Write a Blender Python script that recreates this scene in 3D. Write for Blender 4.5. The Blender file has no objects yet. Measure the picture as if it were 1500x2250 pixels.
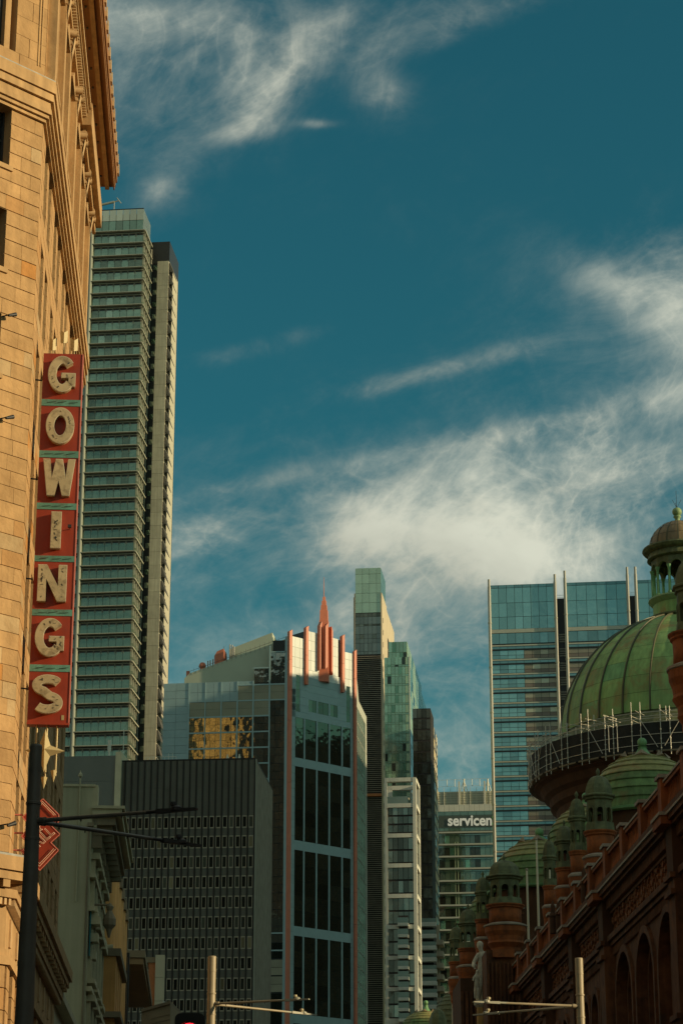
import bpy, math, random
from mathutils import Vector, Matrix
random.seed(7)
R = math.radians
SC = bpy.context.scene
COL = SC.collection
# ------------------------------------------------------------------ camera
FPX, PITCH, CAMZ = 5089.0, R(18.98), 1.6
cd = bpy.data.cameras.new('camera'); cam = bpy.data.objects.new('camera', cd); COL.objects.link(cam)
cam.location = (0, 0, CAMZ); cam.rotation_euler = (R(90) + PITCH, 0, 0)
cd.sensor_fit = 'HORIZONTAL'; cd.sensor_width = 36; cd.lens = FPX / 1500 * 36
cd.clip_start = 0.5; cd.clip_end = 20000
SC.camera = cam
# ------------------------------------------------------------------ light
SUN_AZ, SUN_EL = R(105), R(14)          # azimuth clockwise from the view direction
sund = Vector((math.sin(SUN_AZ) * math.cos(SUN_EL), math.cos(SUN_AZ) * math.cos(SUN_EL), math.sin(SUN_EL)))
sl = bpy.data.lights.new('sun', 'SUN'); so = bpy.data.objects.new('sun', sl); COL.objects.link(so)
sl.energy = 4.6; sl.angle = R(0.53); sl.color = (1.0, 0.77, 0.45)
so.rotation_euler = (-sund).to_track_quat('-Z', 'Y').to_euler(); so.location = (0, 0, 400)
SC.view_settings.view_transform = 'Standard'; SC.view_settings.look = 'None'
SC.view_settings.gamma = 1; SC.view_settings.use_curve_mapping = False
SC.view_settings.exposure = 0.0
SKY_STRENGTH = 0.09
W = bpy.data.worlds.new('World'); SC.world = W; W.use_nodes = True
nt = W.node_tree; nt.nodes.clear(); L = nt.links.new

def N(t, **k):
    n = nt.nodes.new(t)
    for a, b in k.items(): setattr(n, a, b)
    return n
def M_(op, a, b=None, c=None):
    n = N('ShaderNodeMath', operation=op)
    for i, v in enumerate((a, b, c)):
        if v is None: continue
        if isinstance(v, (int, float)): n.inputs[i].default_value = v
        else: L(v, n.inputs[i])
    return n.outputs[0]
sky = N('ShaderNodeTexSky', sky_type='NISHITA'); sky.sun_disc = False
sky.sun_elevation = SUN_EL; sky.sun_rotation = SUN_AZ; sky.air_density = 1.0; sky.dust_density = 0.6; sky.ozone_density = 2.0
tint = N('ShaderNodeMix', data_type='RGBA', blend_type='MULTIPLY'); tint.inputs[0].default_value = 1
L(sky.outputs[0], tint.inputs[6]); tint.inputs[7].default_value = (0.20, 0.80, 0.66, 1)
tc = N('ShaderNodeTexCoord')
def dot(v):
    n = N('ShaderNodeVectorMath', operation='DOT_PRODUCT'); L(tc.outputs['Generated'], n.inputs[0]); n.inputs[1].default_value = v
    return n.outputs['Value']
cP, sP = math.cos(PITCH), math.sin(PITCH)
A = dot((1, 0, 0)); B = dot((0, -sP, cP)); C = dot((0, cP, sP))
comb = N('ShaderNodeCombineXYZ'); L(A, comb.inputs[0]); L(C, comb.inputs[1]); L(B, comb.inputs[2])
def noise(scale, sx, sz, rot, detail, rough, dist, off=0.0):
    mp = N('ShaderNodeMapping'); mp.inputs['Rotation'].default_value = (0, R(rot), 0)
    mp.inputs['Location'].default_value = (off, off * .7, 0)
    mp2 = N('ShaderNodeMapping'); mp2.inputs['Scale'].default_value = (sx, 1, sz)
    L(comb.outputs[0], mp.inputs[0]); L(mp.outputs[0], mp2.inputs[0])
    n = N('ShaderNodeTexNoise'); n.inputs['Scale'].default_value = scale; n.inputs['Detail'].default_value = detail
    n.inputs['Roughness'].default_value = rough; n.inputs['Distortion'].default_value = dist
    L(mp2.outputs[0], n.inputs['Vector']); return n.outputs[0]
wisp = noise(15, 1.0, 1.7, 24, 14, 0.68, 0.5)        # drawn out wisps
puff = noise(7, 1.0, 1.6, -10, 12, 0.56, 0.25, 3.1)    # soft masses
fine = noise(44, 1.0, 1.5, 28, 10, 0.68, 0.6, 7.7)
f0 = noise(9, 1.0, 1.3, 35, 5, 0.55, 2.2, 5.3)
fil = M_('POWER', M_('SUBTRACT', 1.0, M_('ABSOLUTE', M_('MULTIPLY', M_('SUBTRACT', f0, .5), 5.0))), 5.0)
fil = M_('MAXIMUM', fil, 0.0)
f1 = noise(16, 1.0, 1.2, -20, 4, 0.5, 2.5, 9.1)
fil2 = M_('MAXIMUM', M_('POWER', M_('SUBTRACT', 1.0, M_('ABSOLUTE', M_('MULTIPLY', M_('SUBTRACT', f1, .5), 6.0))), 5.0), 0.0)
def blob(px, py, w, h, rot, amp):
    a0, b0 = (px - 750) / 5150, (1125 - py) / 5150
    ca, sa = math.cos(R(rot)), math.sin(R(rot))
    da, db = M_('SUBTRACT', A, a0), M_('SUBTRACT', B, b0)
    p = M_('DIVIDE', M_('ADD', M_('MULTIPLY', da, ca), M_('MULTIPLY', db, sa)), w / 5150)
    q = M_('DIVIDE', M_('SUBTRACT', M_('MULTIPLY', db, ca), M_('MULTIPLY', da, sa)), h / 5150)
    e = M_('EXPONENT', M_('MULTIPLY', M_('ADD', M_('MULTIPLY', p, p), M_('MULTIPLY', q, q)), -1.0))
    return M_('MULTIPLY', M_('MULTIPLY', e, amp), M_('GREATER_THAN', C, 0.0))
BL = [(1060, 1225, 310, 105, -4, .56), (800, 1170, 95, 85, -30, .40), (800, 1350, 170, 60, 12, .40), (1010, 1390, 230, 50, 8, .2),
      (430, 190, 240, 120, 20, .13), (590, 215, 90, 45, 48, .36), (540, 290, 80, 22, 8, .24), (700, 273, 40, 10, 0, .25),
      (1490, 650, 120, 160, 0, .30), (1330, 610, 120, 60, -20, .2), (1000, 800, 260, 24, 14, .22), (860, 840, 90, 22, 12, .2), (1230, 1050, 420, 80, 4, .20),
      (430, 1180, 130, 45, 20, .30), (360, 420, 80, 50, 30, .18), (850, 200, 75, 60, -40, .16), (1250, 1460, 300, 60, 0, .34),
      (1000, 60, 200, 40, 20, .22), (560, 1060, 150, 20, 12, .18), (330, 60, 260, 60, 0, .2), (1300, 930, 300, 60, 20, .2), (760, 1680, 1200, 230, 0, .32), (700, 1150, 900, 260, 6, .15), (1350, 850, 330, 330, 0, .07), (330, 150, 330, 240, 0, .10), (900, 30, 330, 50, 14, .10), (845, 195, 55, 40, -20, .10), (600, 182, 62, 14, 38, .16), (355, 415, 45, 22, 20, .10), (1180, 1180, 420, 190, 0, .15), (620, 110, 200, 90, 30, .16), (560, 760, 160, 24, 14, .14), (1100, 950, 380, 26, 12, .16)]
tot = None
for b in BL:
    v = blob(*b); tot = v if tot is None else M_('ADD', tot, v)
nz = M_('ADD', M_('MULTIPLY', wisp, .48), M_('ADD', M_('MULTIPLY', puff, .34), M_('MULTIPLY', fine, .18)))
# beyond the picture unseen broken cloud goes on all round, coverage raised as fill light
edge = N('ShaderNodeMapRange', interpolation_type='SMOOTHSTEP'); L(C, edge.inputs[0])
edge.inputs['From Min'].default_value = .962; edge.inputs['From Max'].default_value = .90; edge.inputs['To Min'].default_value = 0; edge.inputs['To Max'].default_value = .40
tot = M_('ADD', tot, edge.outputs[0])
dens = M_('ADD', tot, M_('MULTIPLY', M_('MULTIPLY', M_('SUBTRACT', nz, .50), 6.2), M_('ADD', M_('MULTIPLY', tot, .72), .085)))
dens = M_('ADD', dens, M_('MULTIPLY', M_('ADD', M_('MULTIPLY', fil, .30), M_('MULTIPLY', fil2, .16)), M_('MINIMUM', tot, .5)))
mr = N('ShaderNodeMapRange', interpolation_type='SMOOTHSTEP'); mr.inputs['From Min'].default_value = .0; mr.inputs['From Max'].default_value = 1.02
mr.inputs['To Max'].default_value = .93
L(dens, mr.inputs[0])
cm = N('ShaderNodeMix', data_type='RGBA'); L(mr.outputs[0], cm.inputs[0]); L(tint.outputs[2], cm.inputs[6])
CLOUD = .66 / SKY_STRENGTH
cb = N('ShaderNodeMapRange'); L(puff, cb.inputs[0]); cb.inputs['From Min'].default_value = .36; cb.inputs['From Max'].default_value = .62
cb.inputs['To Min'].default_value = .80; cb.inputs['To Max'].default_value = 1.14
cc = N('ShaderNodeMix', data_type='RGBA', blend_type='MULTIPLY'); cc.inputs[0].default_value = 1; cc.inputs[6].default_value = (.95 * CLOUD, .96 * CLOUD, .78 * CLOUD, 1)
L(cb.outputs[0], cc.inputs[7]); L(cc.outputs[2], cm.inputs[7])
bg = N('ShaderNodeBackground'); bg.inputs[1].default_value = SKY_STRENGTH; L(cm.outputs[2], bg.inputs[0])
wo = N('ShaderNodeOutputWorld'); L(bg.outputs[0], wo.inputs[0])
# ------------------------------------------------------------------ helpers
def ray(x, y):
    v = 1125 - y
    return Vector((x - 750, FPX * cP - v * sP, FPX * sP + v * cP))
def at(x, y, Y):
    r = ray(x, y); r = r * (Y / r.y); r.z += CAMZ; return r
class PL:                       # a vertical wall plane: u runs to the viewer's right, n points out of the wall
    def __init__(s, ox, oy, ux, uy):
        s.o = Vector((ox, oy, 0)); s.u = Vector((ux, uy, 0)).normalized(); s.n = Vector((s.u.y, -s.u.x, 0))
    def px(s, x, y):            # picture point -> (s, z) on the wall
        r = ray(x, y); c = Vector((0, 0, CAMZ)); t = (s.o - c).dot(s.n) / r.dot(s.n)
        p = c + r * t; return (p - s.o).dot(s.u), p.z
    def pt(s, a, z, d=0): return s.o + s.u * a + s.n * d + Vector((0, 0, z))
    def off(s, a=0, d=0):
        p = s.pt(a, 0, d); return PL(p.x, p.y, s.u.x, s.u.y)
    def side(s, a):             # the wall that turns the right-hand corner at a
        p = s.pt(a, 0); return PL(p.x, p.y, -s.n.x, -s.n.y)
WM = {}
def link(name, data, Mx, parent=None):
    o = bpy.data.objects.new(name, data); COL.objects.link(o)
    if parent is not None:
        o.parent = parent; o.matrix_parent_inverse = WM[parent.name].inverted()
    o.matrix_basis = Mx; WM[o.name] = Mx
    return o
def thing(name, label, cat, loc, group=None):
    o = link(name, None, Matrix.Translation(loc)); o.empty_display_size = .5
    o['label'] = label; o['category'] = cat
    if group: o['group'] = group
    return o
_CUBE = {}
def cube(mat):
    k = mat.name
    if k not in _CUBE:
        me = bpy.data.meshes.new('block_' + k)
        v = [(x, y, z) for z in (-.5, .5) for y in (-.5, .5) for x in (-.5, .5)]
        f = [(0, 2, 3, 1), (4, 5, 7, 6), (0, 1, 5, 4), (2, 6, 7, 3), (0, 4, 6, 2), (1, 3, 7, 5)]
        me.from_pydata(v, [], f); me.materials.append(mat); _CUBE[k] = me
    return _CUBE[k]
def boxM(pl, s0, s1, z0, z1, d0, d1):
    c = pl.pt((s0 + s1) / 2, (z0 + z1) / 2, (d0 + d1) / 2)
    a, b = pl.u * (s1 - s0), -pl.n * (d1 - d0)
    return Matrix(((a.x, b.x, 0, c.x), (a.y, b.y, 0, c.y), (0, 0, z1 - z0, c.z), (0, 0, 0, 1)))
def pbox(parent, name, mat, pl, s0, s1, z0, z1, d0, d1, label=None):
    o = link(name, cube(mat), boxM(pl, s0, s1, z0, z1, d0, d1), parent)
    if label: o['label'] = label
    return o
class MB:
    def __init__(s): s.v = []; s.f = []; s.m = []; s.sm = []
    def add(s, vs, fs, mi=0, smooth=False):
        k = len(s.v); s.v += [tuple(p) for p in vs]
        for f in fs: s.f.append(tuple(k + i for i in f)); s.m.append(mi); s.sm.append(smooth)
    def mat4(s, Mx, mi=0):
        vs = [Mx @ Vector(p) for p in [(x, y, z) for z in (-.5, .5) for y in (-.5, .5) for x in (-.5, .5)]]
        s.add(vs, [(0, 2, 3, 1), (4, 5, 7, 6), (0, 1, 5, 4), (2, 6, 7, 3), (0, 4, 6, 2), (1, 3, 7, 5)], mi)
    def box(s, pl, s0, s1, z0, z1, d0, d1, mi=0): s.mat4(boxM(pl, s0, s1, z0, z1, d0, d1), mi)
    def prism(s, pl, poly, d0, d1, mi=0):      # poly in (s, z)
        n = len(poly)
        vs = [pl.pt(a, z, d1) for a, z in poly] + [pl.pt(a, z, d0) for a, z in poly]
        s.add(vs, [tuple(range(n)), tuple(range(2 * n - 1, n - 1, -1))] + [(i, i + n, (i + 1) % n + n, (i + 1) % n) for i in range(n)], mi)
    def foot(s, pts, z0, z1, mi=0):            # footprint extruded upwards
        n = len(pts)
        s.add([(p[0], p[1], z0) for p in pts] + [(p[0], p[1], z1) for p in pts],
              [tuple(range(n - 1, -1, -1)), tuple(range(n, 2 * n))] + [(i, (i + 1) % n, (i + 1) % n + n, i + n) for i in range(n)], mi)
    def lathe(s, c, prof, n=24, a0=0, a1=2 * math.pi, mi=0, smooth=False, cap=False, phase=0):
        full = abs(a1 - a0 - 2 * math.pi) < 1e-6; m = n if full else n + 1; vs = []
        for r, z in prof:
            for i in range(m):
                a = a0 + (a1 - a0) * i / n + phase
                vs.append((c[0] + r * math.cos(a), c[1] + r * math.sin(a), c[2] + z))
        fs = []
        for j in range(len(prof) - 1):
            for i in range(n):
                i2 = (i + 1) % m
                fs.append((j * m + i, j * m + i2, (j + 1) * m + i2, (j + 1) * m + i))
        if cap and full: fs += [tuple(range(m - 1, -1, -1)), tuple((len(prof) - 1) * m + i for i in range(m))]
        s.add(vs, fs, mi, smooth)
    def tube(s, p, q, r, n=8, r2=None, mi=0):
        p, q = Vector(p), Vector(q); d = (q - p).normalized(); e = d.orthogonal().normalized(); g = d.cross(e)
        r2 = r if r2 is None else r2; vs = []
        for P, rr in ((p, r), (q, r2)):
            for i in range(n):
                a = 2 * math.pi * i / n; vs.append(P + e * math.cos(a) * rr + g * math.sin(a) * rr)
        s.add(vs, [(i, (i + 1) % n, (i + 1) % n + n, i + n) for i in range(n)] , mi, n > 5)
        s.add(vs[:n], [tuple(range(n - 1, -1, -1))], mi); s.add(vs[n:], [tuple(range(n))], mi)
    def build(s, name, mats, parent=None, kind=None, label=None):
        if not isinstance(mats, (list, tuple)): mats = [mats]
        me = bpy.data.meshes.new(name); me.from_pydata(s.v, [], s.f)
        for m in mats: me.materials.append(m)
        me.polygons.foreach_set('material_index', s.m); me.polygons.foreach_set('use_smooth', s.sm)
        me.update()
        o = link(name, me, Matrix.Identity(4), parent)
        if kind: o['kind'] = kind
        if label: o['label'] = label
        return o
class Pool:                     # pieces of one kind on one thing: the largest stay single, the rest join
    def __init__(s, parent, name, limit=290): s.p, s.name, s.lim, s.it = parent, name, limit, []
    def box(s, mat, pl, s0, s1, z0, z1, d0, d1, pri=0):
        s.it.append((pri, boxM(pl, s0, s1, z0, z1, d0, d1), mat))
    def flush(s):
        s.it.sort(key=lambda t: -t[0])
        for pri, Mx, mat in s.it[:s.lim]: link(s.name, cube(mat), Mx, s.p)
        rest = s.it[s.lim:]
        if rest:
            mats = []
            for _, _, m in rest:
                if m not in mats: mats.append(m)
            mb = MB()
            for _, Mx, m in rest: mb.mat4(Mx, mats.index(m))
            mb.build(s.name, mats, s.p, 'stuff')
# ------------------------------------------------------------------ materials
def mk(name, col, rough=.8, metal=0., var=.12, scale=.6, bump=0., bscale=4., objvar=0., alt=None, streak=0., spec=.4, dirt=None, dirtamt=0., dscale=.35, wavy=0., wscale=.25, emit=None, ior=None):
    m = bpy.data.materials.new(name); m.use_nodes = True; t = m.node_tree; t.nodes.clear(); l = t.links.new
    def n(ty, **k):
        q = t.nodes.new(ty)
        for a, b in k.items(): setattr(q, a, b)
        return q
    out = n('ShaderNodeOutputMaterial'); p = n('ShaderNodeBsdfPrincipled'); l(p.outputs[0], out.inputs[0])
    p.inputs['Roughness'].default_value = rough; p.inputs['Metallic'].default_value = metal
    p.inputs['Specular IOR Level'].default_value = spec
    if ior: p.inputs['IOR'].default_value = ior
    geo = n('ShaderNodeNewGeometry')
    cur = None
    base = n('ShaderNodeRGB'); base.outputs[0].default_value = (*col, 1); cur = base.outputs[0]
    if alt:                    # some pieces of another colour, chosen per object
        oi = n('ShaderNodeObjectInfo'); cr = n('ShaderNodeValToRGB'); cr.color_ramp.interpolation = 'CONSTANT'
        els = cr.color_ramp.elements; els[0].position = 0; els[0].color = (*col, 1); els[1].position = 1; els[1].color = (*alt[-1][1], 1)
        pos = 1 - sum(w for w, _ in alt)
        for w, c in alt[:]:
            e = els.new(min(pos, .999)); e.color = (*c, 1); pos += w
        l(oi.outputs['Random'], cr.inputs[0]); cur = cr.outputs[0]
    def mul(cur, fac):          # cur * value
        x = n('ShaderNodeMix', data_type='RGBA', blend_type='MULTIPLY'); x.inputs[0].default_value = 1; l(cur, x.inputs[6]); l(fac, x.inputs[7]); return x.outputs[2]
    if var > 0:
        nn = n('ShaderNodeTexNoise'); nn.inputs['Scale'].default_value = scale; nn.inputs['Detail'].default_value = 6; nn.inputs['Roughness'].default_value = .6
        l(geo.outputs['Position'], nn.inputs['Vector'])
        r = n('ShaderNodeMapRange'); l(nn.outputs[0], r.inputs[0]); r.inputs['From Min'].default_value = .3; r.inputs['From Max'].default_value = .7
        r.inputs['To Min'].default_value = 1 - var; r.inputs['To Max'].default_value = 1 + var; cur = mul(cur, r.outputs[0])
    if objvar > 0:
        oi2 = n('ShaderNodeObjectInfo'); wn = n('ShaderNodeTexWhiteNoise', noise_dimensions='1D'); l(oi2.outputs['Random'], wn.inputs['W'])
        r = n('ShaderNodeMapRange'); l(wn.outputs[0], r.inputs[0]); r.inputs['To Min'].default_value = 1 - objvar; r.inputs['To Max'].default_value = 1 + objvar; cur = mul(cur, r.outputs[0])
    if streak > 0:
        mp = n('ShaderNodeMapping'); mp.inputs['Scale'].default_value = (2.2, 2.2, .12); l(geo.outputs['Position'], mp.inputs[0])
        nn = n('ShaderNodeTexNoise'); nn.inputs['Scale'].default_value = 1.3; nn.inputs['Detail'].default_value = 5; l(mp.outputs[0], nn.inputs['Vector'])
        r = n('ShaderNodeMapRange'); l(nn.outputs[0], r.inputs[0]); r.inputs['From Min'].default_value = .35; r.inputs['From Max'].default_value = .65
        r.inputs['To Min'].default_value = 1 - streak; r.inputs['To Max'].default_value = 1 + streak * .3; cur = mul(cur, r.outputs[0])
    if dirt:
        nn = n('ShaderNodeTexNoise'); nn.inputs['Scale'].default_value = dscale; nn.inputs['Detail'].default_value = 8; nn.inputs['Roughness'].default_value = .7; nn.inputs['Distortion'].default_value = .5
        l(geo.outputs['Position'], nn.inputs['Vector'])
        r = n('ShaderNodeMapRange'); l(nn.outputs[0], r.inputs[0]); r.inputs['From Min'].default_value = .5; r.inputs['From Max'].default_value = .68; r.inputs['To Max'].default_value = dirtamt
        x = n('ShaderNodeMix', data_type='RGBA'); l(r.outputs[0], x.inputs[0]); l(cur, x.inputs[6]); x.inputs[7].default_value = (*dirt, 1); cur = x.outputs[2]
    l(cur, p.inputs['Base Color'])
    if bump > 0 or wavy > 0:
        nn = n('ShaderNodeTexNoise'); nn.inputs['Scale'].default_value = bscale if bump > 0 else wscale; nn.inputs['Detail'].default_value = 5 if bump > 0 else 1.5
        l(geo.outputs['Position'], nn.inputs['Vector'])
        b = n('ShaderNodeBump'); b.inputs['Strength'].default_value = min(1, bump) if bump > 0 else .5; b.inputs['Distance'].default_value = .05 if bump > 0 else wavy
        l(nn.outputs[0], b.inputs['Height']); l(b.outputs[0], p.inputs['Normal'])
    if emit: p.inputs['Emission Color'].default_value = (*emit[0], 1); p.inputs['Emission Strength'].default_value = emit[1]
    return m
G = dict(var=0, wavy=.03, wscale=.5)
m = {}
m['stone'] = mk('sandstone', (.45, .275, .125), .85, var=.14, scale=1.6, bump=.55, bscale=7, objvar=.10, streak=.12, dirt=(.27, .15, .06), dirtamt=.45, dscale=.9,
                alt=[(.09, (.44, .245, .10)), (.035, (.47, .22, .065)), (.06, (.46, .32, .17))], spec=.2)
m['stone_s'] = mk('smooth_sandstone', (.48, .305, .145), .85, var=.14, scale=1.0, bump=.3, bscale=7, spec=.2, streak=.20, dirt=(.30, .18, .08), dirtamt=.4, dscale=.8)
m['stone_c'] = mk('carved_sandstone', (.50, .34, .18), .85, var=.16, scale=3, bump=.5, bscale=5, spec=.2)
m['mortar'] = mk('mortar', (.50, .35, .19), .9, var=.08)
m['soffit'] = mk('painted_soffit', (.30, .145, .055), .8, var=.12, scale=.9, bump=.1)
m['lead'] = mk('lead_flashing', (.30, .30, .27), .6, var=.3, scale=4)
m['dglass'] = mk('dark_window_glass', (.015, .02, .022), .06, spec=.8, **G)
m['frame_d'] = mk('dark_frame', (.03, .03, .03), .5, var=0)
m['red'] = mk('red_enamel', (.31, .042, .018), .45, var=.16, scale=.9, streak=.15, spec=.4, dirt=(.22, .05, .03), dirtamt=.5, dscale=1.2)
m['redrim'] = mk('pink_rim', (.55, .16, .12), .5, var=.1)
m['teal'] = mk('teal_enamel', (.12, .29, .23), .5, var=.2, scale=2, streak=.2, dirt=(.10, .10, .07), dirtamt=.7, dscale=2.5)
m['cream'] = mk('cream_metal', (.46, .37, .22), .38, var=.12, scale=2, spec=.5, dirt=(.13, .09, .05), dirtamt=.75, dscale=3.2)
m['rim'] = mk('pale_letter_rim', (.62, .56, .42), .4, var=.05)
m['gold'] = mk('gilded_metal', (.46, .37, .19), .45, metal=.1, var=.1)
m['neon'] = mk('neon_tube', (.80, .55, .42), .4, var=0)
m['fitting'] = mk('black_fitting', (.03, .03, .03), .5, var=0)
# left tower
m['lt_glass'] = mk('green_tinted_glass', (.17, .27, .21), .05, metal=.75, objvar=.16, alt=[(.16, (.14, .20, .155)), (.10, (.26, .38, .30))], **G)
m['lt_glass2'] = mk('pale_crown_glass', (.42, .46, .36), .08, metal=.6, objvar=.15, **G)
m['lt_dark'] = mk('dark_cladding', (.035, .042, .038), .4, var=.1, spec=.5)  # near-black core behind the panes and ledges
m['lt_slab'] = mk('sunshade_metal', (.36, .36, .28), .5, var=.08, spec=.4)
m['lt_col'] = mk('painted_column', (.24, .26, .21), .6, var=.05)
m['conc'] = mk('board_concrete', (.40, .38, .29), .85, var=.10, scale=.5, streak=.16, objvar=.10, bump=.1)
m['black'] = mk('black_cladding', (.018, .019, .017), .35, var=.1, spec=.4)
m['fin'] = mk('louvre_metal', (.13, .125, .10), .5, var=.1)
m['sn_band'] = mk('dark_glass_band', (.065, .085, .07), .25, var=0, spec=.5)
m['louv'] = mk('dark_louvre', (.09, .085, .07), .6, var=.2, scale=3)
# mid tower
m['blue'] = mk('blue_grey_panel', (.25, .37, .38), .45, var=.06, objvar=.05, spec=.5)
m['bluel'] = mk('blue_frame', (.26, .39, .40), .45, var=.04, spec=.5)
m['greyp'] = mk('grey_green_panel', (.24, .24, .17), .6, var=.10, scale=.3, objvar=.07)
m['slope'] = mk('pale_roof_cladding', (.42, .47, .36), .7, var=.05, scale=.2)
m['mt_glass'] = mk('mirror_dark_glass', (.30, .30, .25), .03, metal=.85, objvar=.22, var=0, wavy=.07, wscale=.45)
m['mt_glassd'] = mk('deep_dark_glass', (.065, .078, .062), .05, metal=.8, objvar=.3, var=0, wavy=.07, wscale=.5)
m['silver'] = mk('sky_reflect_glass', (.58, .64, .60), .5, metal=.0, spec=.25, objvar=.10, **G)  # sky reflection put in as a pale base colour
m['orange'] = mk('coral_panel', (.52, .17, .095), .55, var=.06, objvar=.04)
m['pale'] = mk('pale_side_panel', (.42, .45, .38), .6, var=.05)
m['mtside'] = mk('side_glass', (.22, .28, .23), .12, metal=.5, objvar=.25, **G)
# slab tower etc
m['st_green'] = mk('crown_green_glass', (.36, .50, .38), .10, metal=.55, objvar=.08, var=.05, wavy=.02)
m['st_grey'] = mk('grey_glass', (.17, .205, .185), .12, metal=.65, objvar=.15, var=0)
m['st_slat'] = mk('brown_slat', (.30, .27, .21), .6, var=.2)
m['st_dark'] = mk('dark_slot', (.022, .020, .017), .6, var=.3)  # near-black for tower cores, slot windows and balcony doors
m['cconc'] = mk('cream_concrete', (.50, .43, .30), .8, var=.08, scale=.3, streak=.08)
m['gt_glass'] = mk('sea_green_glass', (.27, .46, .34), .10, metal=.5, objvar=.22, alt=[(.16, (.15, .32, .22)), (.06, (.04, .06, .05))], **G)
m['gt_pale'] = mk('pale_green_glass', (.42, .58, .38), .2, metal=.3, objvar=.12, **G)
m['gt_frame'] = mk('green_mullion', (.34, .40, .25), .5, var=.05)
m['wf'] = mk('off_white_concrete', (.60, .61, .52), .8, var=.06, scale=.3, streak=.08)
m['wf_glass'] = mk('charcoal_glass', (.11, .12, .095), .06, metal=.75, objvar=.4, alt=[(.2, (.18, .21, .17))], **G)
m['dk_glass'] = mk('smoke_glass', (.075, .075, .058), .08, metal=.7, objvar=.4, alt=[(.15, (.11, .12, .10))], **G)
m['blind'] = mk('lowered_blind', (.62, .55, .36), .7, objvar=.2, var=.05)
m['dk_frame'] = mk('bronze_frame', (.11, .10, .075), .6, var=.1)
m['rail'] = mk('balcony_glass', (.20, .26, .22), .15, metal=.4, var=0)
# sign tower and right tower
m['sn_glass'] = mk('green_office_glass', (.15, .20, .165), .06, metal=.75, objvar=.35, alt=[(.3, (.05, .055, .045)), (.12, (.22, .42, .32))], **G)
m['sn_glass2'] = mk('blue_green_glass', (.17, .25, .20), .08, metal=.6, objvar=.12, **G)
m['white'] = mk('white_paint', (.62, .62, .52), .6, var=.05)
m['sn_screen'] = mk('roof_screen', (.50, .50, .38), .8, var=.12, scale=.3)
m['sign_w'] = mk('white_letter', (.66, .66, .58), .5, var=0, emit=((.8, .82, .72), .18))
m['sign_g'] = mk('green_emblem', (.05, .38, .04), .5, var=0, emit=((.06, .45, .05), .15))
m['rt_teal'] = mk('teal_glass', (.22, .43, .42), .06, metal=.7, objvar=.14, **G)
m['rt_deep'] = mk('blue_glass', (.16, .31, .31), .06, metal=.7, objvar=.18, **G)
m['rt_grey'] = mk('grey_panel_glass', (.26, .25, .19), .4, metal=.1, objvar=.18, alt=[(.3, (.34, .34, .26)), (.12, (.42, .46, .36))], var=.05)
m['rt_dgrey'] = mk('dark_grey_panel', (.17, .15, .125), .5, objvar=.10, var=.05)
m['rt_sill'] = mk('white_sill', (.40, .42, .35), .6, var=.05)
m['rt_post'] = mk('white_mast', (.36, .36, .31), .5, var=.05)
m['rt_line'] = mk('black_mullion', (.012, .018, .018), .4, var=0)
# dark office
m['do_panel'] = mk('slate_panel', (.10, .105, .085), .6, objvar=.10, var=.10, scale=.5)
m['do_rib'] = mk('black_rib', (.014, .014, .011), .6, var=.1)
m['do_frame'] = mk('aluminium_frame', (.34, .32, .24), .5, var=.05)
m['do_glass'] = mk('dim_glass', (.016, .017, .013), .15, metal=0, spec=.35, objvar=.5, alt=[(.26, (.06, .065, .05)), (.05, (.17, .15, .09))], var=0)
m['gb'] = mk('grey_block_wall', (.155, .165, .145), .8, var=.08, scale=.3)
m['cstrip'] = mk('cream_wall', (.55, .50, .34), .8, var=.08)
# street buildings
m['ow'] = mk('old_render', (.46, .42, .27), .9, var=.10, scale=.4, streak=.12, bump=.1)
m['ow_t'] = mk('old_trim', (.50, .44, .28), .85, var=.12, scale=1.5)
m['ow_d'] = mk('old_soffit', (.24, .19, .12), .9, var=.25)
m['sb'] = mk('ochre_stone', (.60, .30, .095), .9, var=.16, scale=.6, streak=.15, objvar=.05)
m['sb_c'] = mk('weathered_cap', (.24, .19, .12), .9, var=.2)
m['cb'] = mk('brown_fascia', (.28, .22, .13), .8, var=.15, scale=.8)
m['cs'] = mk('tan_soffit', (.36, .23, .11), .8, var=.15)
m['rust'] = mk('orange_render', (.50, .19, .07), .8, var=.15)
m['bluegl'] = mk('blue_window_film', (.04, .22, .26), .1, metal=.2, var=0)
# market hall
m['qs'] = mk('red_sandstone', (.155, .060, .022), .9, var=.30, scale=1.6, streak=.35, bump=.7, bscale=3.5, dirt=(.035, .022, .014), dirtamt=.7, dscale=.9, objvar=.08)
m['qt'] = mk('terracotta', (.29, .082, .020), .85, var=.22, scale=1.2, streak=.28, bump=.2, dirt=(.05, .03, .018), dirtamt=.6, dscale=1.4)
m['qd'] = mk('dark_stone', (.080, .036, .016), .95, var=.25, scale=1, bump=.2)  # darker stone of cores, drums and upper pilasters
m['qc'] = mk('weathered_coping', (.30, .25, .19), .8, var=.25, scale=2)
m['qr'] = mk('carved_red_stone', (.21, .085, .034), .9, var=.40, scale=4, bump=1., bscale=3.5)
m['cop'] = mk('green_copper', (.235, .40, .13), .65, var=.22, scale=.5, objvar=.05, streak=.22, dirt=(.30, .18, .065), dirtamt=.85, dscale=.4, alt=[(.3, (.225, .365, .125)), (.12, (.17, .38, .155))], spec=.4)
m['cop2'] = mk('olive_copper', (.25, .25, .085), .65, var=.22, scale=1.2, streak=.25, dirt=(.26, .14, .055), dirtamt=.7, dscale=.8, objvar=.1)
m['cop3'] = mk('bright_copper', (.15, .31, .13), .6, var=.2, scale=2)
m['cops'] = mk('dull_green_copper', (.125, .215, .07), .7, var=.25, scale=1.2, streak=.35, dirt=(.16, .12, .045), dirtamt=.7, dscale=.9, objvar=.1)
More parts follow.
